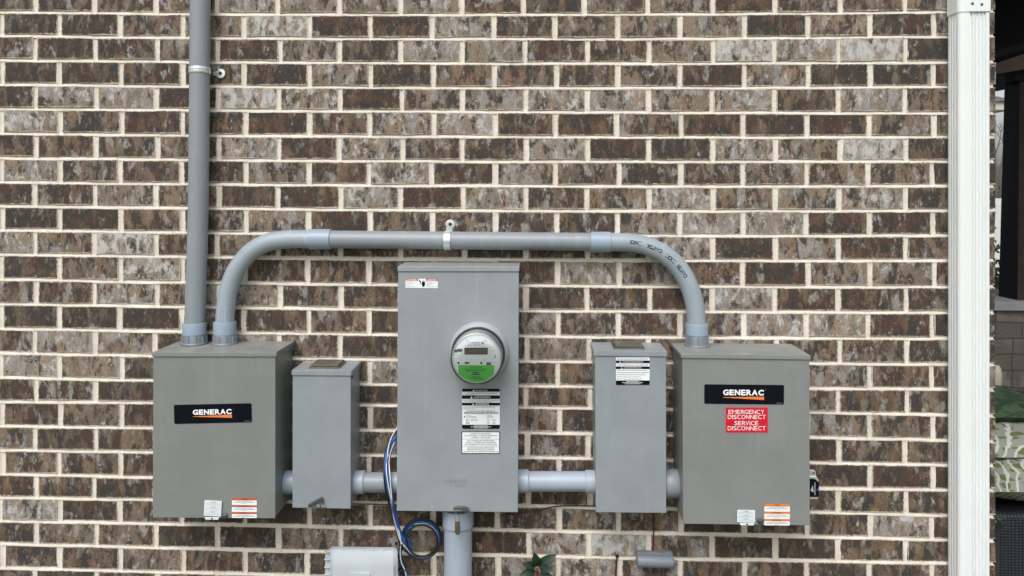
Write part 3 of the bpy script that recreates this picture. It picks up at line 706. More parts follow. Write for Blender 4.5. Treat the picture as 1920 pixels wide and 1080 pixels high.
l.poly([(791.2, 530), (791.6, 526), (792.6, 529.4), (793.2, 524.8), (794.2, 529), (795, 525), (795.6, 529.4), (796.8, 526.6), (797, 533), (795.6, 537.6), (792.2, 537.6), (790.6, 533)], 'black', 2)
l.build('danger_sticker', boxC)
# maker's name on the meter box: flat letters, relief shading painted as darker enamel
l = Label(dC); l.text('MILBANK', 836, 898.6, 876, 905.6, 'emboss_shade', 1)
l.line(843, 871, 910.3, 1.6, 'emboss_shade', 1); l.build('embossed_name', boxC)
# latches
def tubeP(pts, r, mat, mb, n=10): mb.tube(catmull([U(x, y, d) for x, y, d in pts], 5), r, mat, n)
b = MB()   # lever on the narrow left box, hanging out at an angle
for pts, dd in (([(577, 947.5), (601, 934), (604.5, 936), (606, 943), (601, 945), (599.5, 940.5), (580, 951.5), (577.5, 950.5)], .148),):
    b.prism([U(x, y, dd) for x, y in pts], 'steel', .1365, .1475)
b.prism([U(x, y, .15) for x, y in ((592, 947.5), (597, 947), (598, 950), (609, 950.5), (609, 953.2), (591.5, 952.8))], 'zinc', .1365, .140)
c = U(580.3, 948.6, .15); b.lathe((c.x, -.1475, c.z), [(.0042, 0), (.0036, .001)], 'dark', n=16)
c = U(599, 951.8, .15); b.lathe((c.x, -.1400, c.z), [(.003, 0), (.0026, .001)], 'dark', n=16)
b.build('latch', boxSL, bevel=.0007)
b = MB(); p = U(660.8, 709, .1); x = U(657.6, 800, dS).x
b.lathe((x - .002, -.115, U(658, 710, dS).z), [(.0055, 0), (.005, .003), (.003, .0042)], 'dark', axis='x', n=20); b.build('screw', boxSL)
b = MB()
b.prism([U(x, y, .16) for x, y in ((849, 954), (857, 951.6), (868, 951.4), (877, 953.8), (880, 958), (878, 962), (872, 961), (870, 957), (858, 956), (850, 957.4))], 'steel', .1475, .158)
b.prism([U(x, y, .158) for x, y in ((846, 957.8), (866, 956.8), (866, 960.4), (846.5, 960.8))], 'zinc', .1465, .151)
c = U(875.5, 957.6, .16); b.lathe((c.x, -.158, c.z), [(.0035, 0), (.003, .0008)], 'dark', n=16)
b.build('latch', boxC, bevel=.0008)
# meter seal hanging from the latch
p = U(858, 963, .155); t = thing('seal_tag', (p.x, p.y, p.z), 'small tarnished metal seal tag on a wire loop hanging under the meter box latch', 'tag')
b = MB(); b.tube(catmull([U(x, y, d) for x, y, d in ((855.5, 959, .152), (853, 967, .157), (853.2, 976, .157), (856.5, 980, .156), (860.5, 978, .155), (861.5, 970, .154), (860, 962, .153))], 5), .0007, 'steel', 8); b.build('wire', t)
b = MB(); b.prism([U(x, y, .157) for x, y in ((853, 978), (862.5, 977.4), (863, 994), (862, 1001.5), (856.5, 1003.4), (853, 999))], 'rusty', .1545, .1585); b.build('tag', t, bevel=.0008)
# surge device on the right box's side
p = U(1521, 936, .10); t = thing('surge_protector', (p.x, p.y, p.z), 'small black and silver surge protector mounted on the right side of the red-signed box', 'surge protector')
x0 = U(1518.2, 900, dL).x + .0015; q = .125
zz_ = lambda y: U(1525, y, q).z
xr = lambda x: U(x, 900, q).x
b = MB(); b.prism([(xr(1500), 0, zz_(882.5)), (xr(1528), 0, zz_(882.5)), (xr(1530), 0, zz_(885)), (xr(1531), 0, zz_(893)), (xr(1500), 0, zz_(893))], 'zinc', q - .014, q - .002)
c = (xr(1526), -(q - .002), zz_(887.5)); b.lathe(c, [(.003, 0), (.0026, .0004)], 'hole', n=14); b.build('mounting_ear', t, bevel=.001)
b = MB(); b.prism([(xr(1500), 0, zz_(893)), (xr(1531), 0, zz_(893)), (xr(1535.5), 0, zz_(900)), (xr(1536), 0, zz_(931)), (xr(1534), 0, zz_(936.5)), (xr(1500), 0, zz_(937))], 'zinc', q - .05, q - .0005); b.build('housing', t, bevel=.002)
b = MB(); b.prism([(xr(1500), 0, zz_(897)), (xr(1528), 0, zz_(898)), (xr(1535), 0, zz_(904)), (xr(1535.2), 0, zz_(931.5)), (xr(1500), 0, zz_(932))], 'black', q - .0005, q + .001)
b.prism([(xr(1519.5), 0, zz_(920)), (xr(1523.5), 0, zz_(909)), (xr(1525.5), 0, zz_(923))], 'inkpale', q + .001, q + .0014)
b.prism([(xr(1526.5), 0, zz_(904)), (xr(1529), 0, zz_(904)), (xr(1529), 0, zz_(928)), (xr(1526.5), 0, zz_(928))], 'inkgrey', q + .001, q + .0014)
b.build('front_label', t)
b = MB(); b.prism([(xr(1531), 0, zz_(915.5)), (xr(1533.4), 0, zz_(915.5)), (xr(1533.4), 0, zz_(920)), (xr(1531), 0, zz_(920))], 'bluelamp', q + .001, q + .0022); b.build('indicator', t)

# ------------------------------------------------------------------ electricity meter
mc = U(897, 662, .165); mc.y = 0
t = thing('electricity_meter', (mc.x, -dC, mc.z), 'round electricity meter with a green label and grey display behind a clear cover', 'electricity meter')
b = MB(); b.lathe(mc, [(.094, dC + .0004), (.0935, dC + .008), (.0905, dC + .020), (.0865, dC + .029), (.0838, dC + .033), (.0826, dC + .031), (.0826, dC + .012)], 'ring', n=96); b.build('sealing_ring', t)
b = MB(); b.lathe(mc, [(.0820, dC + .012), (.0820, dC + .036), (.0808, dC + .039), (.0795, dC + .036), (.0795, dC + .012)], 'face_dk', n=96); b.build('gasket', t)
b = MB(); fd = .238
b.lathe(mc, [(.0765, dC + .02), (.0765, fd - .012), (.0757, fd - .006)], 'barrel', n=96)
b.lathe(mc, [(.0757, fd - .0058), (.0750, fd + .0012), (.0722, fd + .0018), (.0712, fd - .0018)], 'white', n=96)
b.lathe(mc, [(.0716, fd - .002), (.0001, fd - .002)], 'face', n=96)
# little raised frames, ticks and ports of the dial
FD = fd - .002
def fpx(x, y): return U(x, y, FD)
l = Label(FD)
l.rect(869.6, 650.4, 917.6, 667.6, 'white', 1, r=1); 
for k in range(7):
    y = 650 + k * 7.2; l.rect(918.5 + k * .3, y, 926.5 + k * .4 if k < 5 else 924, y + .5, 'inkpale', 1); 
    if k > 1: l.rect(850 + (k - 2) * .8, y, 857, y + .5, 'inkpale', 1)
for (x0, y0, x1, y1) in ((852, 655.5, 857.5, 661), (857, 654, 866.5, 659.5), (871.5, 678.4, 877.5, 682.6), (877.5, 679.2, 881, 681.8), (927.4, 667, 929.6, 670.4), (911.8, 679.4, 920.6, 684.4), (846.8, 674.6, 848.4, 677), (874.4, 637.4, 877.2, 638.6), (908.6, 637.4, 911.6, 638.6)):
    l.rect(x0, y0, x1, y1, 'face_dk', 1, r=.6)
for (x, y) in ((859.8, 680.6), (902.3, 680.6)): l.rect(x - 1.7, y - 2.2, x + 1.7, y + 2.2, 'black', 1, r=1.6)
b.build('face_plate', t)
l.build('dial_details', t)
l = Label(FD + .0012); l.slab(871, 652.2, 914.4, 664.6, 'lcd'); l.rect(870.8, 652, 914.6, 664.8, 'lcd', 1)
for k in range(8): l.rect(872.6 + k * 5.2, 654, 876.4 + k * 5.2, 663, 'lcdseg', 2)
l.build('display', t)
l = Label(FD + .0004); l.rect(875.2, 639.4, 910, 648, 'white', 1, r=.5); l.line(884, 899, 642.8, 1.3, 'inkgrey', 2); l.line(888, 901, 646.6, .8, 'inkgrey', 2)
l.rect(903.4, 641, 907, 645.4, 'inkgrey', 2, r=1.2); l.line(877, 882, 641.6, .9, 'inkpale', 2); l.line(876.6, 884, 646.8, .8, 'inkpale', 2); l.build('rating_label', t)
l = Label(FD + .0004)
pts = [(859.4, 684.6)] ; cxf, cyf, rf = 893.2, 672.6, 43.6
pts += [(859.4, 700)]
a0 = math.degrees(math.atan2(700 - cyf, 859.4 - cxf)); a1 = math.degrees(math.atan2(700 - cyf, 926.4 - cxf))
for k in range(25):
    a = R(a0 + (a1 - a0) * k / 24); pts.append((cxf + rf * math.cos(a), cyf + rf * math.sin(a)))
pts += [(926.4, 700), (926.4, 684.6)]
l.poly(pts, 'green', 1)
for y, x0, x1, h, m in ((688.6, 882, 904, 1.6, 'dkgreenink'), (692, 871, 913, 1.1, 'dkgreenink'), (695.2, 874, 909, 2, 'dkgreenink'), (698.7, 886, 898, 2, 'dkgreenink'), (702, 884.5, 899.5, 2.4, 'dkgreenink'), (706.6, 885, 900, 1.3, 'dkgreenink'), (708.9, 880, 904, 1.1, 'dkgreenink'), (711.2, 888, 908, .9, 'dkgreenink')):
    if y == 688.6: l.text('FOCUS AXRe', x0, y - 1.4, x1, y + 1.2, m, 2, bold=.02)
    elif y == 695.2: l.text('HUNTSVILLE UTILITIES', x0, y - 1.4, x1, y + 1.3, m, 2, bold=.02)
    else: l.line(x0, x1, y, h, m, 2)
l.build('green_label', t)
b = MB(); b.lathe(mc, [(.0790, dC + .030), (.0785, fd + .002), (.0770, fd + .010), (.0735, fd + .014), (.0690, fd + .0150), (.0001, fd + .0155)], 'glass', n=96); b.build('clear_cover', t)

# ------------------------------------------------------------------ conduits
def path_px(pts, k=8): return catmull([U(*p) for p in pts], k)
def hub(t, px, y0, y1, d, r, zbox):
    """collar + ribbed hub nut + flange where a conduit enters a box"""
    c0 = U(px, y0, d); z1 = U(px, y1, d).z
    b = MB(); b.lathe((c0.x, c0.y, 0), [(r * 1.02, c0.z), (r * 1.17, c0.z - .0005), (r * 1.19, c0.z - .003), (r * 1.17, z1 + .002), (r * 1.10, z1), (r * .6, z1)], 'pvc_blue', axis='z', n=40); b.build('collar', t)
    b = MB(); n = 10
    b.lathe((c0.x, c0.y, 0), [(r * 1.13, z1), (r * 1.15, z1 - .002), (r * 1.15, zbox + .007), (r * 1.30, zbox + .006), (r * 1.34, zbox + .003), (r * 1.32, zbox + .0004)], 'hub', axis='z', n=40)
    for k in range(n):
        a = 2 * math.pi * (k + .35) / n; x, y = c0.x + r * 1.17 * math.cos(a), c0.y + r * 1.17 * math.sin(a)
        b.tube([(x, y, zbox + .005), (x, y, z1 - .001)], .0026, 'hub', 8)
    b.build('hub', t)
zL = U(400, 660.5, dL + .004).z; zR = U(1400, 665.4, dL + .004).z
t = thing('riser_conduit', U(365, 640, .05), 'straight vertical grey conduit rising from the left box to the top of the photo', 'conduit')
dr = .048
b = MB(); b.tube(path_px([(380.5, -620, .042), (377.5, -200, .042), (375.6, 0, .042), (372.2, 360, .045), (366.8, 560, dr), (365.2, 612, dr)], 8), .0322, 'pvc', 40); b.build('pipe', t)
hub(t, 364.8, 605, 627, dr, .0322, zL)
t = thing('arched_conduit', U(422, 640, .05), 'long grey conduit arching from the left box over the meter to the right box', 'conduit')
AP_L = [(421.5, 612, dr), (422.6, 585, dr), (427.3, 550, .048), (437, 519, .047), (452.5, 492, .046), (475, 469, .044), (503, 454.5, .042), (535, 449.3, .040), (560, 448.3, .040), (600, 448.6, .040)]
AP_M = [(600, 448.7, .040), (840, 450.8, .040), (1125, 453.6, .040)]
AP_R = [(1125, 453.6, .040), (1150, 454, .040), (1180, 454.8, .040), (1212, 461, .042), (1244, 476, .044), (1272, 501, .046), (1291.5, 535, .047), (1302.5, 572, .048), (1306.8, 612, dr)]
b = MB(); b.tube(path_px(AP_L), .0298, 'pvc_bend', 40); b.build('bend', t)
b = MB(); b.tube(path_px(AP_M), .0292, 'pvc', 40); b.build('pipe', t)
b = MB(); pr = path_px(AP_R); b.tube(pr, .0298, 'pvc_bend', 40)
b.build('bend', t)
# printed marking that follows the right bend, upside down
def pipe_print(pts, r, s0, s1, txt, ang0, hgt, mb, flip=True):
    P = [Vector(p) for p in pts]; cum = [0]
    for a, b_ in zip(P, P[1:]): cum.append(cum[-1] + (b_ - a).length)
    vs, fs = text_mesh(txt, .045); out = []
    for u, v in vs:
        if flip: u = 1 - u; v = 1 - v
        s_ = cum[-1] * (s0 + (s1 - s0) * u)
        i = max(j for j in range(len(cum) - 1) if cum[j] <= s_); f_ = (s_ - cum[i]) / (cum[i + 1] - cum[i]); c_ = P[i].lerp(P[i + 1], f_); T = (P[i + 1] - P[i]).normalized()
        out_ = Vector((0, -1, 0)); out_ = (out_ - T * out_.dot(T)).normalized(); side = T.cross(out_)
        if side.z < 0: side = -side
        a = ang0 + (v - .5) * hgt / r
        out.append(c_ + (out_ * math.cos(a) + side * math.sin(a)) * (r + .0003))
    mb.add(out, fs, 'black')
b = MB()
for s0, s1, tx in ((.19, .275, 'IINOI'), (.31, .42, 'CANTEX'), (.45, .53, 'IIIOII'), (.55, .65, 'CANTEX')):
    pipe_print(pr, .0298, s0, s1, tx, .12 - (s0 - .2) * .4, .0128, b)
b.build('printed_marking', t)
for x0, x1, y, m in ((580.3, 621.5, 448.6, 'pvc_blue'), (1106.5, 1144.6, 453.8, 'pvc_blue')):
    a = U(x0, y - .1, .040); c = U(x1, y + .1, .040); b = MB(); dv = (c - a)
    b.tube([a, a + dv * .02, a + dv * .5, a + dv * .98, c], [.0305, .0335, .0338, .0335, .0305], m, 44); b.build('coupling', t)
hub(t, 421.4, 603, 627, dr, .0305, zL)
hub(t, 1306.8, 606, 628.5, dr, .0300, zR)
# straps
def strap(label, px, py, d, r, vertical, ear, fold):
    c = U(px, py, d); t = thing('pipe_strap', (c.x, 0, c.z), label, 'pipe strap', 'zinc pipe straps')
    b = MB(); n = 40; wdt = .0105
    prof = [(-wdt, .0008), (-wdt, .0022), (-wdt * .55, .0034), (-wdt * .12, .0030), (0, .0016), (wdt * .12, .0030), (wdt * .55, .0034), (wdt, .0022), (wdt, .0008)]
    vs = []
    for i in range(n + 1):
        a = R(-100 + 200 * i / n)
        for s_, o_ in prof:
            rr = r + o_
            if vertical: vs.append((c.x + rr * math.sin(a), c.y - rr * math.cos(a), c.z + s_ - .0))
            else: vs.append((c.x + s_, c.y - rr * math.cos(a), c.z + rr * math.sin(a)))
    k = len(prof)
    b.add(vs, [(i * k + j, i * k + j + 1, (i + 1) * k + j + 1, (i + 1) * k + j) for i in range(n) for j in range(k - 1)], 'zinc', True); b.build('band', t)
    e = U(*ear, .006); b = MB()
    b.lathe((e.x, 0, e.z), [(.0150, .0012), (.0160, .0022), (.0155, .0052), (.0060, .0058), (.0052, .0035)], 'zinc', n=36)
    if vertical: b.hexa([(c.x + r * .9, 0, c.z + .008 - .006), (e.x - .008, 0, e.z + .009), (e.x - .008, 0, e.z - .009), (c.x + r * .9, 0, c.z - .010)], 'zinc', -.0048, -.0012)
    else: b.hexa([(c.x - .009, 0, e.z - .008), (e.x + .008, 0, e.z - .008), (c.x + .011, 0, c.z + r * .85), (c.x - .009, 0, c.z + r * .85)], 'zinc', -.0048, -.0012)
    b.build('mounting_ear', t)
    b = MB(); b.lathe((e.x, 0, e.z), [(.0054, .0036), (.0046, .0056), (.002, .0060)], 'hole', n=20); b.build('screw', t)
strap('zinc strap clamping the tall vertical conduit to the bricks', 374.6, 132.5, .042, .0322, True, (413, 137.5), 0)
strap('zinc strap clamping the horizontal conduit above the meter box', 839.5, 450.8, .040, .0292, False, (844, 420.5), 0)
# short horizontal nipples
def nipple(label, segs, d):
    x0, x1 = segs[0][0], segs[-1][1]; c = U((x0 + x1) / 2, segs[0][2], d); t = thing('conduit_nipple', (c.x, c.y, c.z), label, 'conduit', 'short conduits between the boxes')
    for a, b_, y, r, m, nm in segs:
        p, q = U(a, y, d), U(b_, y, d); mb = MB(); dv = q - p
        if nm == 'collar': mb.tube([p, p + dv * .06, p + dv * .94, q], [r - .0025, r, r, r - .0025], m, 40)
        else: mb.tube([p, q], r, m, 40)
        mb.build(nm, t)
nipple('short grey conduit stub between the left box and its narrow neighbour', [(515, 565, 904, .0365, 'pvc_blue', 'collar')], .070)
nipple('short grey conduit crossed by the cables, between narrow box and meter box', [(657, 684.6, 903.8, .0365, 'pvc_pale', 'collar'), (684, 740, 904.3, .0312, 'pvc', 'pipe'), (733.5, 750, 904.5, .0322, 'pvc_pale', 'collar')], .070)
nipple('pale conduit with two collars between the meter box and right narrow box', [(966, 992, 902, .0362, 'pvc_pale', 'collar'), (991.5, 1098, 902.6, .0312, 'pvc_pale', 'pipe'), (1097.3, 1125, 903.3, .0362, 'pvc_pale', 'collar')], .070)
nipple('wide conduit stub between the right narrow box and the red-signed box', [(1240, 1272, 906.6, .0445, 'pvc', 'collar'), (1271, 1276, 906.6, .038, 'pvc', 'pipe')], .078)
t = thing('service_conduit', U(859, 1300, .075), 'thick pale conduit running down from under the meter box', 'conduit')
b = MB(); a = U(859, 972, .075); b.tube([a, U(858.6, 1500, .075)], .0450, 'pvc_pale', 44); b.build('pipe', t)
b = MB(); zt_ = U(859, 952, .075).z; zb_ = U(859, 984, .075).z
b.lathe((a.x, a.y, 0), [(.046, zt_), (.0500, zt_), (.0500, zb_ + .001), (.0485, zb_), (.0452, zb_)], 'pvc_pale', axis='z', n=44); b.build('collar', t)

# ------------------------------------------------------------------ cables
def cable(name, label, cat, pts, r, m, k=8, group=None, d=None):
    b = MB(); P = catmull([U(*p) for p in pts], k); b.tube(P, r, m, 10)
    o = b.build(name, loc=P[0]); return tag(o, label, cat, group)
gc = 'cables hanging beside the meter box'
def ring(cx, cy, r, a0, a1, d0, d1, n=16, sy=1.0): return [(cx + r * math.cos(R(a0 + (a1 - a0) * i / n)), cy + sy * r * math.sin(R(a0 + (a1 - a0) * i / n)), d0 + (d1 - d0) * i / n) for i in range(n + 1)]
CXc, CYc = 790, 1012.5
cable('blue_cable', 'thick blue cable looping in a coil beside the meter box', 'cable',
      [(749, 812, .02), (741, 821, .04), (731, 834, .05), (725, 852, .085), (723.5, 878, .112), (726.5, 905, .115), (733, 935, .112), (740, 963, .07), (747.5, 992, .05), (754, 1014, .046)] +
      ring(CXc, CYc, 34.5, 165, -190, .045, .030, 22) + [(752, 1032, .03), (751, 1048, .03), (757, 1066, .03), (765, 1085, .03), (768, 1110, .03)], .0046, 'blue', group=gc)
cable('blue_cable', 'thinner blue conductor following the thick blue cable, inner loop of the coil', 'cable',
      [(749, 822, .018), (743, 828, .035), (735, 843, .05), (728.5, 866, .085), (728, 890, .115), (731.5, 915, .117), (737, 940, .110), (743, 966, .07), (750, 994, .05), (757, 1012, .05)] +
      ring(CXc - .5, CYc + 2, 30.5, 170, -150, .05, .035, 22) + [(772, 1038, .035), (760, 1028, .034), (752, 1012, .034)], .0034, 'blue', group=gc)
cable('black_cable', 'black cable on the left of the bundle beside the meter box', 'cable',
      [(748, 806, .018), (734, 817, .035), (725, 838, .055), (721, 866, .09), (720.4, 893, .113), (723.8, 922, .113), (730, 946, .10), (737, 970, .06), (744, 996, .045), (750, 1020, .04), (749, 1042, .035), (752, 1062, .035), (758, 1078, .03), (762, 1110, .03)], .0032, 'blackc', group=gc)
cable('black_cable', 'black cable forming the outer ring of the coil', 'cable',
      [(744, 1000, .03), (749, 1014, .03), (757, 1027, .036)] + ring(CXc + .5, CYc - 3, 37, 150, -215, .056, .046, 26) + [(749, 1030, .028), (749, 1050, .028), (755, 1072, .028), (760, 1110, .028)], .0034, 'blackc', group=gc)
cable('black_cable', 'thin black conductor forming the inner ring of the coil', 'cable', ring(CXc + 1, CYc + 1, 29.2, 190, -165, .056, .046, 26), .0030, 'blackc', group=gc)
cable('white_cable', 'white cable at the left front of the bundle, crossing the blue one', 'cable',
      [(749, 798, .018), (742, 806, .035), (731, 828, .055), (725.6, 858, .095), (724.6, 885, .120), (728.6, 912, .122), (733.4, 938, .115), (736, 960, .075), (742, 985, .057), (750, 1012, .055), (761, 1027, .052)] + ring(CXc, CYc, 31.5, 130, -75, .05, .042, 14) + [(788, 981.5, .04), (776, 983, .036)], .0017, 'whitec', group=gc)
cable('white_cable', 'second white cable, right of the first, ending under the coil', 'cable',
      [(749, 813, .018), (742, 824, .035), (734, 843, .055), (729.6, 864, .09), (731, 890, .120), (733, 915, .122), (735, 937, .115), (739.5, 962, .075), (745.5, 988, .055), (751.5, 1013, .052), (750.5, 1038, .045), (753, 1056, .04), (760, 1072, .036), (765, 1110, .034)], .0017, 'whitec', group=gc)
b = MB(); c = U(750.5, 1019, .045)
b.tube(catmull([c + Vector((.013 * math.cos(a), -.014 * math.sin(a), .002 * math.cos(a))) for a in [i * math.pi / 6 for i in range(13)]], 3), .0016, 'blackc', 8)
b.box(c.x - .017, c.x - .010, c.y - .006, c.y + .002, c.z - .002, c.z + .004, 'blackc')
tag(b.build('cable_tie', loc=c), 'black cable tie binding the cable bundle beside the coil', 'cable tie')
b = MB(); c = U(754.5, 1067, .032)
b.tube(catmull([c + Vector((.013 * math.cos(a), -.014 * math.sin(a), .002 * math.cos(a))) for a in [i * math.pi / 6 for i in range(13)]], 3), .0018, 'blackc', 8)
b.box(c.x - .016, c.x - .010, c.y - .006, c.y + .002, c.z - .002, c.z + .004, 'blackc')
tag(b.build('cable_tie', loc=c), 'black cable tie low on the bundle, by the pale plastic box', 'cable tie')
cable('ground_wire', 'dark red wire along the mortar under the left narrow box', 'wire', [(560, 941, .005), (610, 944, .005), (660, 945, .006), (700, 945.5, .006), (750, 947, .006), (790, 950, .006)], .0017, 'redwire')
cable('ground_wire', 'dark red wire sloping from under the meter box to the right narrow box', 'wire', [(940, 966, .006), (975, 961.5, .007), (1000, 958, .007), (1030, 951.5, .008), (1060, 948.5, .008), (1115, 948.5, .008), (1180, 949, .008), (1222, 950, .008)], .0019, 'redwire')
cable('ground_wire', 'dark red wire dropping straight down to the small grey bonding block', 'wire', [(1225.5, 940, .006), (1225.6, 980, .006), (1225, 1015, .006), (1224.4, 1042, .008)], .0020, 'redwire')
cable('ground_wire', 'dark red wire coming out of a hole near the plant', 'wire', [(1157, 1044, -.002), (1156.4, 1050, .006), (1155.4, 1062, .007), (1154.6, 1085, .007), (1155, 1150, .008), (1157, 1300, .01)], .0030, 'redwire')
b = MB(); c = U(1157.3, 1043.2, 0); b.lathe((c.x, 0.001, c.z), [(.0065, 0), (.0058, .0016), (.001, .0014)], 'hole', n=18); tag(b.build('drill_hole', loc=(c.x, 0, c.z)), 'small dark hole in the mortar where the red wire comes out', 'hole')
# bonding block
c = U(1229, 1052, .03); t = thing('bonding_block', (c.x, 0, c.z), 'small blue-grey plastic bonding block low on the wall under the right narrow box', 'bonding block')
b = MB(); a = U(1194.5, 1051, .028); e = U(1262, 1053.5, .028)
b.tube([a, a.lerp(e, .02), a.lerp(e, .98), e], [.017, .0195, .0195, .017], 'pvc_dull', 28); b.box(a.x, e.x, -.022, -.001, e.z - .010, e.z + .024, 'pvc_dull'); b.build('cover', t, bevel=.001)
for x in (1202, 1229, 1254):
    b = MB(); q = U(x, 1039, .02); b.box(q.x - .009, q.x + .009, -.018, -.002, q.z - .006, q.z + .005, 'pvc_dull'); b.build('tab', t, bevel=.001)
b = MB(); q = U(1264, 1054, .028); b.lathe((q.x - .003, q.y, q.z), [(.008, 0), (.008, .006), (.005, .008)], 'pvc_dull', axis='x', n=16); b.build('end_plug', t, bevel=.001)

# ------------------------------------------------------------------ pale plastic utility box at the bottom
dT = .058
c = U(679, 1215, dT); t = thing('telecom_box', (c.x, 0, c.z), 'pale grey plastic utility box with rounded corners, cut off by the bottom of the photo', 'utility box')
def rrect(x0, z0, x1, z1, r, n=6):
    P = []
    for cx, cz, a0 in ((x1 - r, z1 - r, 0), (x0 + r, z1 - r, 90), (x0 + r, z0 + r, 180), (x1 - r, z0 + r, 270)):
        for k in range(n + 1): a = R(a0 + 90 * k / n); P.append((cx + r * math.cos(a), cz + r * math.sin(a)))
    return P
A = U(611, 1024, dT - .03); A.z = U(611, 1024.5, .006).z; B = U(746.6, 1228, dT - .03)
b = MB(); b.prism(rrect(A.x, B.z, B.x, A.z, .02), 'teleco', .004, dT - .035); b.build('base', t, bevel=.001)
b = MB(); b.prism(rrect(A.x - .002, B.z - .002, B.x + .002, A.z + .0015, .021), 'teleco', dT - .0345, dT - .028)
A2 = U(617, 1032, dT); B2 = U(744, 1222, dT)
b.prism(rrect(A2.x, B2.z, B2.x, A2.z, .012), 'teleco', dT - .028, dT - .012)
for k in range(7):
    x = A2.x + .012 + k * (B2.x - A2.x - .024) / 6; b.box(x - .0012, x + .0012, -dT + .010, -dT + .029, A2.z + .0002, A.z + .0005, 'teleco')
for k in range(9):
    z = A2.z - .012 - k * .025
    for x0, x1 in ((A.x - .0015, A2.x - .0002), (B2.x + .0002, B.x + .0015)): b.box(x0, x1, -dT + .012, -dT + .0285, z - .0012, z + .0012, 'teleco')
b.build('rim', t, bevel=.001)
b = MB()   # bowed door
n = 24; m_ = 12; vs = []; x0, x1 = A2.x + .002, B2.x - .002; z1, z0 = A2.z - .002, B2.z + .002
for j in range(m_ + 1):
    for i in range(n + 1):
        u = i / n; v = j / m_; x = x0 + (x1 - x0) * u; z = z1 + (z0 - z1) * v ** 1.0
        arc = .30 * (1 - (2 * u - 1) ** 2) * .55; tt = min(1, max(0, v * 10 - arc * 2)) ; y = -(dT - .012) - .012 * (.35 + .65 * math.sin(min(1, tt) * math.pi / 2)) if 0 < i < n and 0 < j < m_ else -(dT - .013)
        vs.append((x, y, z))
b.add(vs, [(j * (n + 1) + i, (j + 1) * (n + 1) + i, (j + 1) * (n + 1) + i + 1, j * (n + 1) + i + 1) for j in range(m_) for i in range(n)], 'teleco', True)
b.build('door', t)
b = MB(); q = U(675, 1078, dT + .004); b.prism(rrect(q.x - .033, q.z - .03, q.x + .033, q.z + .006, .003), 'teleco', dT - .002, dT + .0032); b.build('door_pull', t, bevel=.001)

# ------------------------------------------------------------------ downspout
def spout_profile(x0, x1, d0, d1, r=.014):
    """cross-section as (x, d) from the back-left corner round the front, with flutes"""
    P = [(x0, d0)]
    for k in range(1, 4):
        c_ = d0 + (d1 - r - d0) * k / 3.6; P += [(x0, c_ - .004), (x0 + .0022, c_ - .002), (x0 + .0022, c_ + .002), (x0, c_ + .004)]
    for k in range(7): a = R(180 - 90 * k / 6); P.append((x0 + r + r * math.cos(a), d1 - r + r * math.sin(a)))
    W = x1 - x0
    for f_ in (.40, .49, .60, .72, .82):
        c_ = x0 + W * f_; P += [(c_ - .0052, d1), (c_ - .0030, d1 - .0060), (c_ + .0022, d1 - .0060), (c_ + .0052, d1)]
    for k in range(5): a = R(90 - 90 * k / 4); P.append((x1 - .006 + .006 * math.cos(a), d1 - .006 + .006 * math.sin(a)))
    P.append((x1, d0)); return P
def vprism(b, P, z0, z1, m, smooth=False):
    n = len(P); vs = [(x, -d, z1) for x, d in P] + [(x, -d, z0) for x, d in P]
    b.add(vs, [(i, (i + 1) % n, n + (i + 1) % n, n + i) for i in range(n)], m, smooth); b.add(vs[:n], [tuple(range(n))], m); b.add(vs[n:], [tuple(range(n))], m)
xa = U(1777.5, 500, .012).x; d1 = .078; xb = U(1857, 500, d1).x
t = thing('downspout', ((xa + xb) / 2, -.04, .12), 'white fluted aluminium downspout at the right end of the brick wall', 'downspout')
zj = U(1820, 22, d1).z
b = MB(); vprism(b, spout_profile(xa, xb, .012, d1), .12, zj + .03, 'white_alu'); b.build('pipe', t)
b = MB(); e_ = .0022
P2 = [(xa - e_, .010)] + [(xa - e_ + .016 + .016 * math.cos(R(180 - 90 * k / 6)), d1 + e_ - .016 + .016 * math.sin(R(180 - 90 * k / 6))) for k in range(7)] + [(xb + e_ - .006 + .006 * math.cos(R(90 - 90 * k / 4)), d1 + e_ - .006 + .006 * math.sin(R(90 - 90 * k / 4))) for k in range(5)] + [(xb + e_, .010)]
vprism(b, P2, zj, 3.7, 'white_alu')
sx_ = U(1816, 10, d1).x; b.box(sx_, xb + e_ - .004, -d1 - e_ - .0012, -d1 - e_ - .0001, zj + .0008, zj + .6, 'white_alu')
b.build('upper_sleeve', t)
for px_, py_ in ((1822, 7), (1839.5, 8.5)):
    q = U(px_, py_, d1); b = MB(); b.lathe((q.x, 0, q.z), [(.0046, d1 + e_ + .001), (.0044, d1 + e_ + .0026), (.0026, d1 + e_ + .0034), (.0018, d1 + e_ + .0022), (.0002, d1 + e_ + .0022)], 'steel', n=18); b.build('rivet', t)

# ------------------------------------------------------------------ shrub at the bottom
def leaf(mb, base, tip, wdt, nrm, m='leaf', n=7, fold=.25):
    base, tip = Vector(base), Vector(tip); ax = tip - base; L_ = ax.length; ax.normalize(); sd_ = ax.cross(Vector(nrm)).normalized(); up = sd_.cross(ax).normalized(); vs = []
    for i in range(n + 1):
        t_ = i / n; ww = wdt * math.sin(math.pi * t_ ** .80) ** .75 * .5 if 0 < t_ < 1 else .0006; c_ = base + ax * L_ * t_ + up * (-.10 * L_ * t_ * t_ + .06 * L_ * math.sin(math.pi * t_))
        for s_ in (-1, -.5, 0, .5, 1): vs.append(c_ + sd_ * ww * s_ + up * abs(s_) * ww * fold)
    mb.add(vs, [(i * 5 + j, i * 5 + j + 1, (i + 1) * 5 + j + 1, (i + 1) * 5 + j) for i in range(n) for j in range(4)], m, True)
hd = .10; top = U(1007, 1066, hd)
t = thing('shrub', (top.x, top.y, .0), 'young shrub with glossy dark green leaves peeking in at the bottom edge', 'shrub')
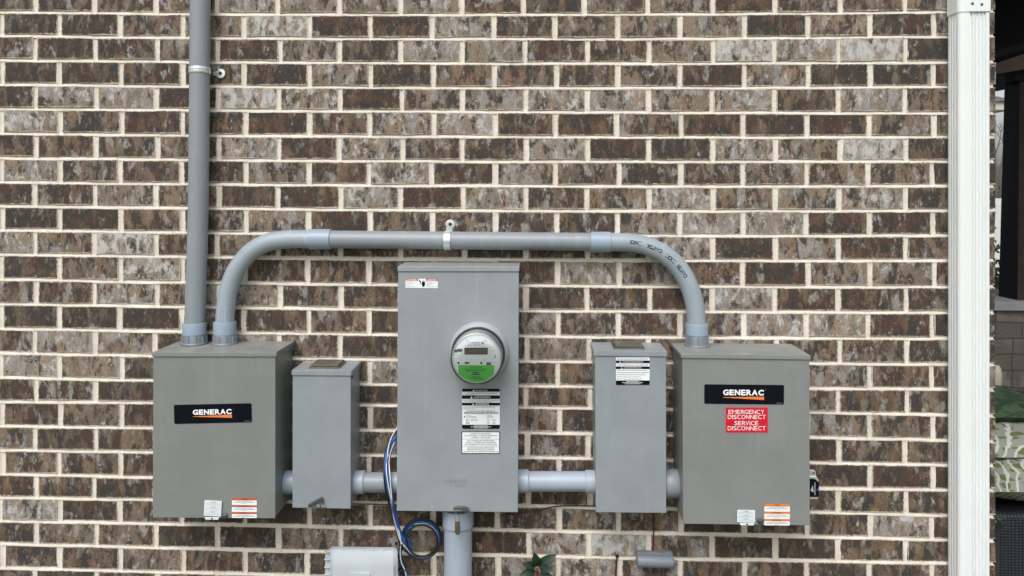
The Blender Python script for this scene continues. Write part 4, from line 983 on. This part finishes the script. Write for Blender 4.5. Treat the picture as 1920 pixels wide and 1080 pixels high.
b = MB(); b.tube(catmull([(top.x + .03, top.y - .02, 0), (top.x + .02, top.y, .2), (top.x + .005, top.y, .4), top], 6), [.005 + .0 * i for i in range(19)], 'redstem', 8)
for k in range(6):
    z = .12 + .06 * k; a = k * 2.1; b.tube([(top.x + .02, top.y, z), (top.x + .02 + .09 * math.cos(a), top.y + .05 * math.sin(a), z + .09)], .0025, 'redstem', 6)
b.build('stem', t)
b = MB(); fr_ = lambda x, y, d: U(x, y, d)
for (bx, by, tx, ty, wpx, dd, nr) in ((1008, 1062, 1002, 1038, 14, .12, (.1, -1, .2)), (1010, 1063, 1042, 1040, 15, .11, (-.2, -1, .5)), (1012, 1066, 1035, 1068, 12, .13, (0, -1, .5)), (1004, 1063, 980, 1057, 11, .12, (0, -1, .7)), (1004, 1071, 975, 1078, 12, .13, (0, -1, .6)),
                                      (1000, 1074, 968, 1096, 15, .12, (0, -1, .4)), (1012, 1075, 1044, 1092, 13, .13, (0, -1, .4))):
    leaf(b, fr_(bx, by, hd), fr_(tx, ty, dd), 1.3 * wpx * pxm(dd), nr, n=10)
for k in range(70):
    a = random.uniform(0, 6.28); z = random.uniform(.12, .47); rr = random.uniform(.02, .11); p0 = Vector((top.x + .02 + rr * .5 * math.cos(a), top.y + rr * .4 * math.sin(a), z)); a2 = a + random.uniform(-.5, .5)
    leaf(b, p0, p0 + Vector((.055 * math.cos(a2), .045 * math.sin(a2), random.uniform(-.01, .03))), .022, (0, -.3, 1))
b.build('leaves', t)
b = MB(); b.lathe(U(1008, 1067, .118), [(.001, -.004), (.004, 0), (.003, .004), (.0005, .007)], 'redstem', n=12); b.build('bud', t)

# ------------------------------------------------------------------ ground
b = MB(); b.add([(-300, -300, 0), (300, -300, 0), (300, 300, 0), (-300, 300, 0)], [(0, 1, 2, 3)], 'lawn'); tag(b.build('lawn'), kind='structure')
b = MB(); b.box(XW0, XEND + .4, -.55, -.002, -.05, .012, 'soil'); tag(b.build('planting_bed', bevel=.004), kind='structure')

# ------------------------------------------------------------------ what shows past the corner
ZP = .05
def B_(px, py, y): return U(px, py, -y)
b = MB(); b.box(XEND + .45, XEND + 7, .2, 7.5, .0, ZP, 'concrete'); tag(b.build('patio_floor', bevel=.01), kind='structure')
# stone pedestal with cap, tapered column, beams, roof
yP = 3.45
c = B_(1900, 765, yP); t = thing('pavilion', (c.x + .5, yP + .3, ZP), 'dark covered pavilion past the wall corner, tapered column with a shaded near-black side on a stone pedestal', 'pavilion')
zc1 = B_(1890, 567, yP).z; zc0 = B_(1890, 583, yP).z
b = MB(); xl = B_(1862, 580, yP).x - .25
b.box(xl, xl + 1.5, yP + .03, yP + .8, ZP, zc0, 'stone'); b.build('pedestal', t)
b = MB(); b.box(xl - .03, xl + .52, yP, yP + .83, zc0, zc1, 'cap'); b.box(xl + .528, xl + 1.03, yP, yP + .83, zc0, zc1, 'cap'); b.box(xl + 1.038, xl + 1.53, yP, yP + .83, zc0, zc1, 'cap'); b.build('pedestal_cap', t, bevel=.006)
yc = yP + .12
def q4(pts, y0, y1, m, b): b.hexa([B_(x, y, y0) for x, y in pts], m, y0, y1)
b = MB()   # tapered shaft: brown front boards, the side's shade painted in as near-black
f4 = [B_(x, y, yc) for x, y in ((1912, 142), (1990, 142), (1998, 569), (1908, 569))]
k4 = [B_(1884, 142, yc + .20), B_(1960, 142, yc + .20), B_(1962, 569, yc + .24), B_(1872, 569, yc + .24)]
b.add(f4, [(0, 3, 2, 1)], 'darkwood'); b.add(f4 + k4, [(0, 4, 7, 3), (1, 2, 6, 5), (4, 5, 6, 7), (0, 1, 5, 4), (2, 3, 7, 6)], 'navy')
b.build('column', t)
b = MB(); q4([(1900, 132), (1998, 132), (1998, 152), (1900, 152)], yc - .02, yc + .2, 'navy', b); b.build('column_head', t, bevel=.004)
b = MB(); q4([(1864, 120), (1990, 78), (1990, 118), (1864, 139)], yc - .1, yc + .05, 'beamwood', b)
q4([(1858, 112), (1990, 70), (1990, 60), (1858, 98)], yc - .18, yc + .02, 'greywood', b); b.build('beam', t)
b = MB(); q4([(1862, 140), (1884, 140), (1884, 168), (1862, 165)], yc - .05, yc + .05, 'greywood', b); b.build('bracket', t)
b = MB(); zr0 = B_(1870, 100, yc).z
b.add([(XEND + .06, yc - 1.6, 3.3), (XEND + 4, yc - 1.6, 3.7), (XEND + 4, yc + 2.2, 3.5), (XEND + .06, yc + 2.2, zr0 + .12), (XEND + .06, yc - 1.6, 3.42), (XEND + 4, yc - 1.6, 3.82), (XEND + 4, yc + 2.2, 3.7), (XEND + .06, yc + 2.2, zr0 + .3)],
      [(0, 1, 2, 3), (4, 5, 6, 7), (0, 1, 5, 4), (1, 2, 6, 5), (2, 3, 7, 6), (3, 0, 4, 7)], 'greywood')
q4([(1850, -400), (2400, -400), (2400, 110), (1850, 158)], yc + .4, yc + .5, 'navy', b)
b.build('roof', t)
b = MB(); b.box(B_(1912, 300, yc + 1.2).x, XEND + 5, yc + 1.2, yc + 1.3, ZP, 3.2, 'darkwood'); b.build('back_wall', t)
# vase
c = B_(1862.5, 765, 3.2); t_ = B_(1862.5, 684, 3.2); c.z = .186; H = t_.z - c.z; rx = B_(1877, 700, 3.2).x - c.x
b = MB(); b.lathe((c.x, c.y, c.z), [(rx * .45, 0), (rx * .75, H * .2), (rx * .98, H * .55), (rx, H * .78), (rx * .85, H * .93), (rx * .62, H), (rx * .5, H), (rx * .6, H * .9), (rx * .3, H * .5)], 'cream', axis='z', n=40)
tag(b.build('vase', loc=c), 'tall cream glazed vase by the stone pedestal', 'vase')
# brick edging, mulch
yb = 2.9
b = MB()
zt_, zb_ = B_(1890, 763, yb).z, ZP
for k in range(10):
    x = B_(1862, 770, yb).x - .12 + k * .21; b.box(x, x + .2, yb, yb + .1, zb_ - .0, zt_, 'stone')
b.box(B_(1862, 770, yb).x - .12, B_(1862, 770, yb).x + 1.98, yb + .11, yP + .03, zb_, zt_ - .03, 'soil'); tag(b.build('brick_edging', loc=(0, 0, 0), bevel=.004), 'low brick edging with dark mulch in front of the stone pedestal', 'edging')
rb = random.Random(3); b = MB()
for k in range(160):
    x = B_(1872, 780, yb).x + rb.uniform(0, .8); y = yb - .02 - rb.uniform(0, .5); s_ = rb.uniform(.012, .035); b.box(x, x + s_, y, y + s_ * .7, ZP, ZP + s_ * .6, 'soil')
tag(b.build('mulch'), 'dark bark mulch scattered by the edging', 'mulch', kind='stuff')
# wicker seat with cushions
yS = .62
A = B_(1846, 962, yS); c = A.copy()
t = thing('wicker_seat', (A.x + .5, yS + .4, ZP), 'black wicker patio seat just past the downspout at bottom right', 'seat')
b = MB(); b.box(A.x, A.x + 1.1, yS, yS + .8, ZP + .03, A.z, 'wicker'); b.build('frame', t, bevel=.02)
for x in (A.x + .04, A.x + 1.03):
    for y in (yS + .04, yS + .74): b = MB(); b.box(x - .025, x + .025, y - .025, y + .025, ZP, ZP + .03, 'black'); b.build('foot', t)
def cushion(name, label, x0, x1, y0, y1, z0, z1, m, puff=.35, tilt=0):
    b = MB(); n = 14; vs = []; cx, cy, cz = (x0 + x1) / 2, (y0 + y1) / 2, (z0 + z1) / 2; hx, hy, hz = (x1 - x0) / 2, (y1 - y0) / 2, (z1 - z0) / 2
    for side in (1, -1):
        for j in range(n + 1):
            for i in range(n + 1):
                u, v = 2 * i / n - 1, 2 * j / n - 1; h = ((1 - abs(u) ** 4) * (1 - abs(v) ** 4)) ** .45
                x, y, z = hx * u, hy * v, hz * side * (h * (1 - puff) + puff * h)
                vs.append((cx + x, cy + y * math.cos(tilt) - z * math.sin(tilt), cz + y * math.sin(tilt) + z * math.cos(tilt)))
    q = (n + 1) ** 2; fs = []
    for s_ in (0, 1):
        for j in range(n):
            for i in range(n): a = s_ * q + j * (n + 1) + i; f = (a, a + 1, a + n + 2, a + n + 1); fs.append(f if not s_ else f[::-1])
    b.add(vs, fs, m, True); o = b.build(name, loc=(cx, cy, cz)); return tag(o, label, 'cushion')
cushion('seat_cushion', 'thick seat cushion printed with white and olive leaves on the black wicker seat', A.x + .0, A.x + 1.08, yS - .02, yS + .80, A.z + .002, B_(1870, 885, yS).z + .02, 'cushion')
cushion('back_cushion', 'upper cushion printed with white and olive leaves, leaning back on the seat', A.x + .0, A.x + 1.05, yS + .12, yS + .72, A.z + .16, A.z + .28, 'cushion', tilt=.12)
cushion('throw_pillow', 'dark green palm print pillow on top of the leaf print cushions', A.x + .02, A.x + .50, yS + .30, yS + .66, A.z + .275, A.z + .36, 'pillow', tilt=.1)
# pot with stems
yq = .45; c = B_(1859, 1000, yq); b = MB(); c = Vector((B_(1858, 1000, yq).x, yq, ZP)); zt_ = B_(1858, 975, yq).z; r1 = B_(1873, 980, yq).x - c.x
t = thing('plant_pot', tuple(c), 'small black plant pot with a few green stems, half hidden behind the downspout', 'plant pot')
b.lathe(c, [(r1 * .65, 0), (r1 * .9, zt_ - ZP - .03), (r1, zt_ - ZP - .02), (r1, zt_ - ZP), (r1 * .88, zt_ - ZP), (r1 * .8, zt_ - ZP - .03), (.001, zt_ - ZP - .03)], 'potblack', axis='z', n=36); b.build('pot', t)
b = MB()
for k in range(14):
    a = random.uniform(0, 6.28); p0 = Vector((c.x + .01 * math.cos(a), c.y + .01 * math.sin(a), zt_ - .02)); leaf(b, p0, p0 + Vector((.05 * math.cos(a), .05 * math.sin(a), random.uniform(.0, .035))), .010, (0, -.4, 1), 'leaf')
b.build('stems', t)
# neighbour house, tree, hedge, far trees
yH = 24
c = B_(1880, 320, yH); t = thing('neighbour_house', (c.x, yH, 0), 'distant house with a grey shingle roof and pale eave seen past the wall corner', 'house')
b = MB(); e0 = B_(1884, 203, yH); b.box(e0.x - 12, e0.x - .5, yH + .5, yH + 9, 0, e0.z, 'siding'); b.build('wall', t)
b = MB(); b.box(e0.x - 12, e0.x + .35, yH, yH + 9.5, e0.z - .05, e0.z + .22, 'eave'); b.build('fascia', t)
b = MB(); z0 = e0.z + .23; b.add([(e0.x - 12, yH - .1, z0), (e0.x + .4, yH - .1, z0), (e0.x + .4, yH + 9.6, z0), (e0.x - 12, yH + 9.6, z0), (e0.x - 12, yH + 4.7, z0 + 2.3), (e0.x - 4.2, yH + 4.7, z0 + 2.3)], [(0, 1, 5, 4), (1, 2, 5), (2, 3, 4, 5), (3, 0, 4), (0, 3, 2, 1)], 'shingle'); b.build('roof', t)
yT = 14; c = B_(1870, 480, yT)
t = thing('bare_tree', (c.x, yT, 0), 'thin leafless tree between the wall corner and the dark column', 'tree')
b = MB(); tr_ = random.Random(11)
def branch(p, d_, L_, r, k, b):
    q = p + d_ * L_; mid = p.lerp(q, .5) + Vector((tr_.uniform(-1, 1), tr_.uniform(-1, 1), 0)) * L_ * .06
    b.tube([p, mid, q], [r, r * .8, r * .6], 'bark', 6, caps=False)
    if k:
        for _ in range(3 if k > 2 else 2 + (k % 2)): branch(p.lerp(q, tr_.uniform(.5, 1)), (d_ + Vector((tr_.uniform(-.8, .8), tr_.uniform(-.8, .8), tr_.uniform(-.05, .5)))).normalized(), L_ * tr_.uniform(.55, .8), r * .55, k - 1, b)
b.tube([(c.x, yT, 0), (c.x - .02, yT, 1.0)], .05, 'bark', 8); b.build('trunk', t)
b = MB(); branch(Vector((c.x - .02, yT, .95)), Vector((0, 0, 1)), 1.1, .045, 5, b); b.build('crown', t)
b = MB(); tr_ = random.Random(5)
for k in range(7000):
    x = c.x - 5 + tr_.random() * 9; y = 19 + tr_.random() * 2; h_ = 3.0 + .9 * math.sin(x * 1.3) + .5 * math.sin(x * 3.1); z = tr_.random() ** .8 * h_; q = Vector((x, y, z)); d_ = Vector((tr_.uniform(-1, 1), tr_.uniform(-.6, .6), tr_.uniform(-.3, 1.2))).normalized() * tr_.uniform(.15, .5); s_ = d_.cross(Vector((0, 1, 0))).normalized() * .012
    b.add([q - s_, q + s_, q + d_], [(0, 1, 2)], 'bark')
tag(b.build('winter_thicket'), 'grey leafless thicket in front of the distant house', 'thicket', kind='stuff')
b = MB(); c = B_(1872, 470, 11); b.box(c.x - 3, c.x + 3, 11, 11.1, 0, B_(1872, 372, 11).z, 'siding'); tag(b.build('garden_fence', loc=(c.x, 11, 0)), 'bright white garden fence seen in the gap by the wall corner', 'fence')
b = MB(); c = B_(1868, 500, 7); tr_ = random.Random(8)
for k in range(2600):
    q = Vector((c.x + tr_.gauss(0, .22), 7 + tr_.gauss(0, .2), .35 + tr_.gauss(0, .28))); 
    if q.z < 0: continue
    leaf(b, q, q + Vector((tr_.uniform(-1, 1), tr_.uniform(-1, .2), tr_.uniform(-.2, 1))).normalized() * .07, .035, (0, -1, .4), 'leaf2', n=2)
tag(b.build('hedge_bush', loc=(c.x, 7, 0)), 'small green bush low in the gap beside the dark column', 'bush')
for o in bpy.data.objects:
    if '_loc' in o: del o['_loc']
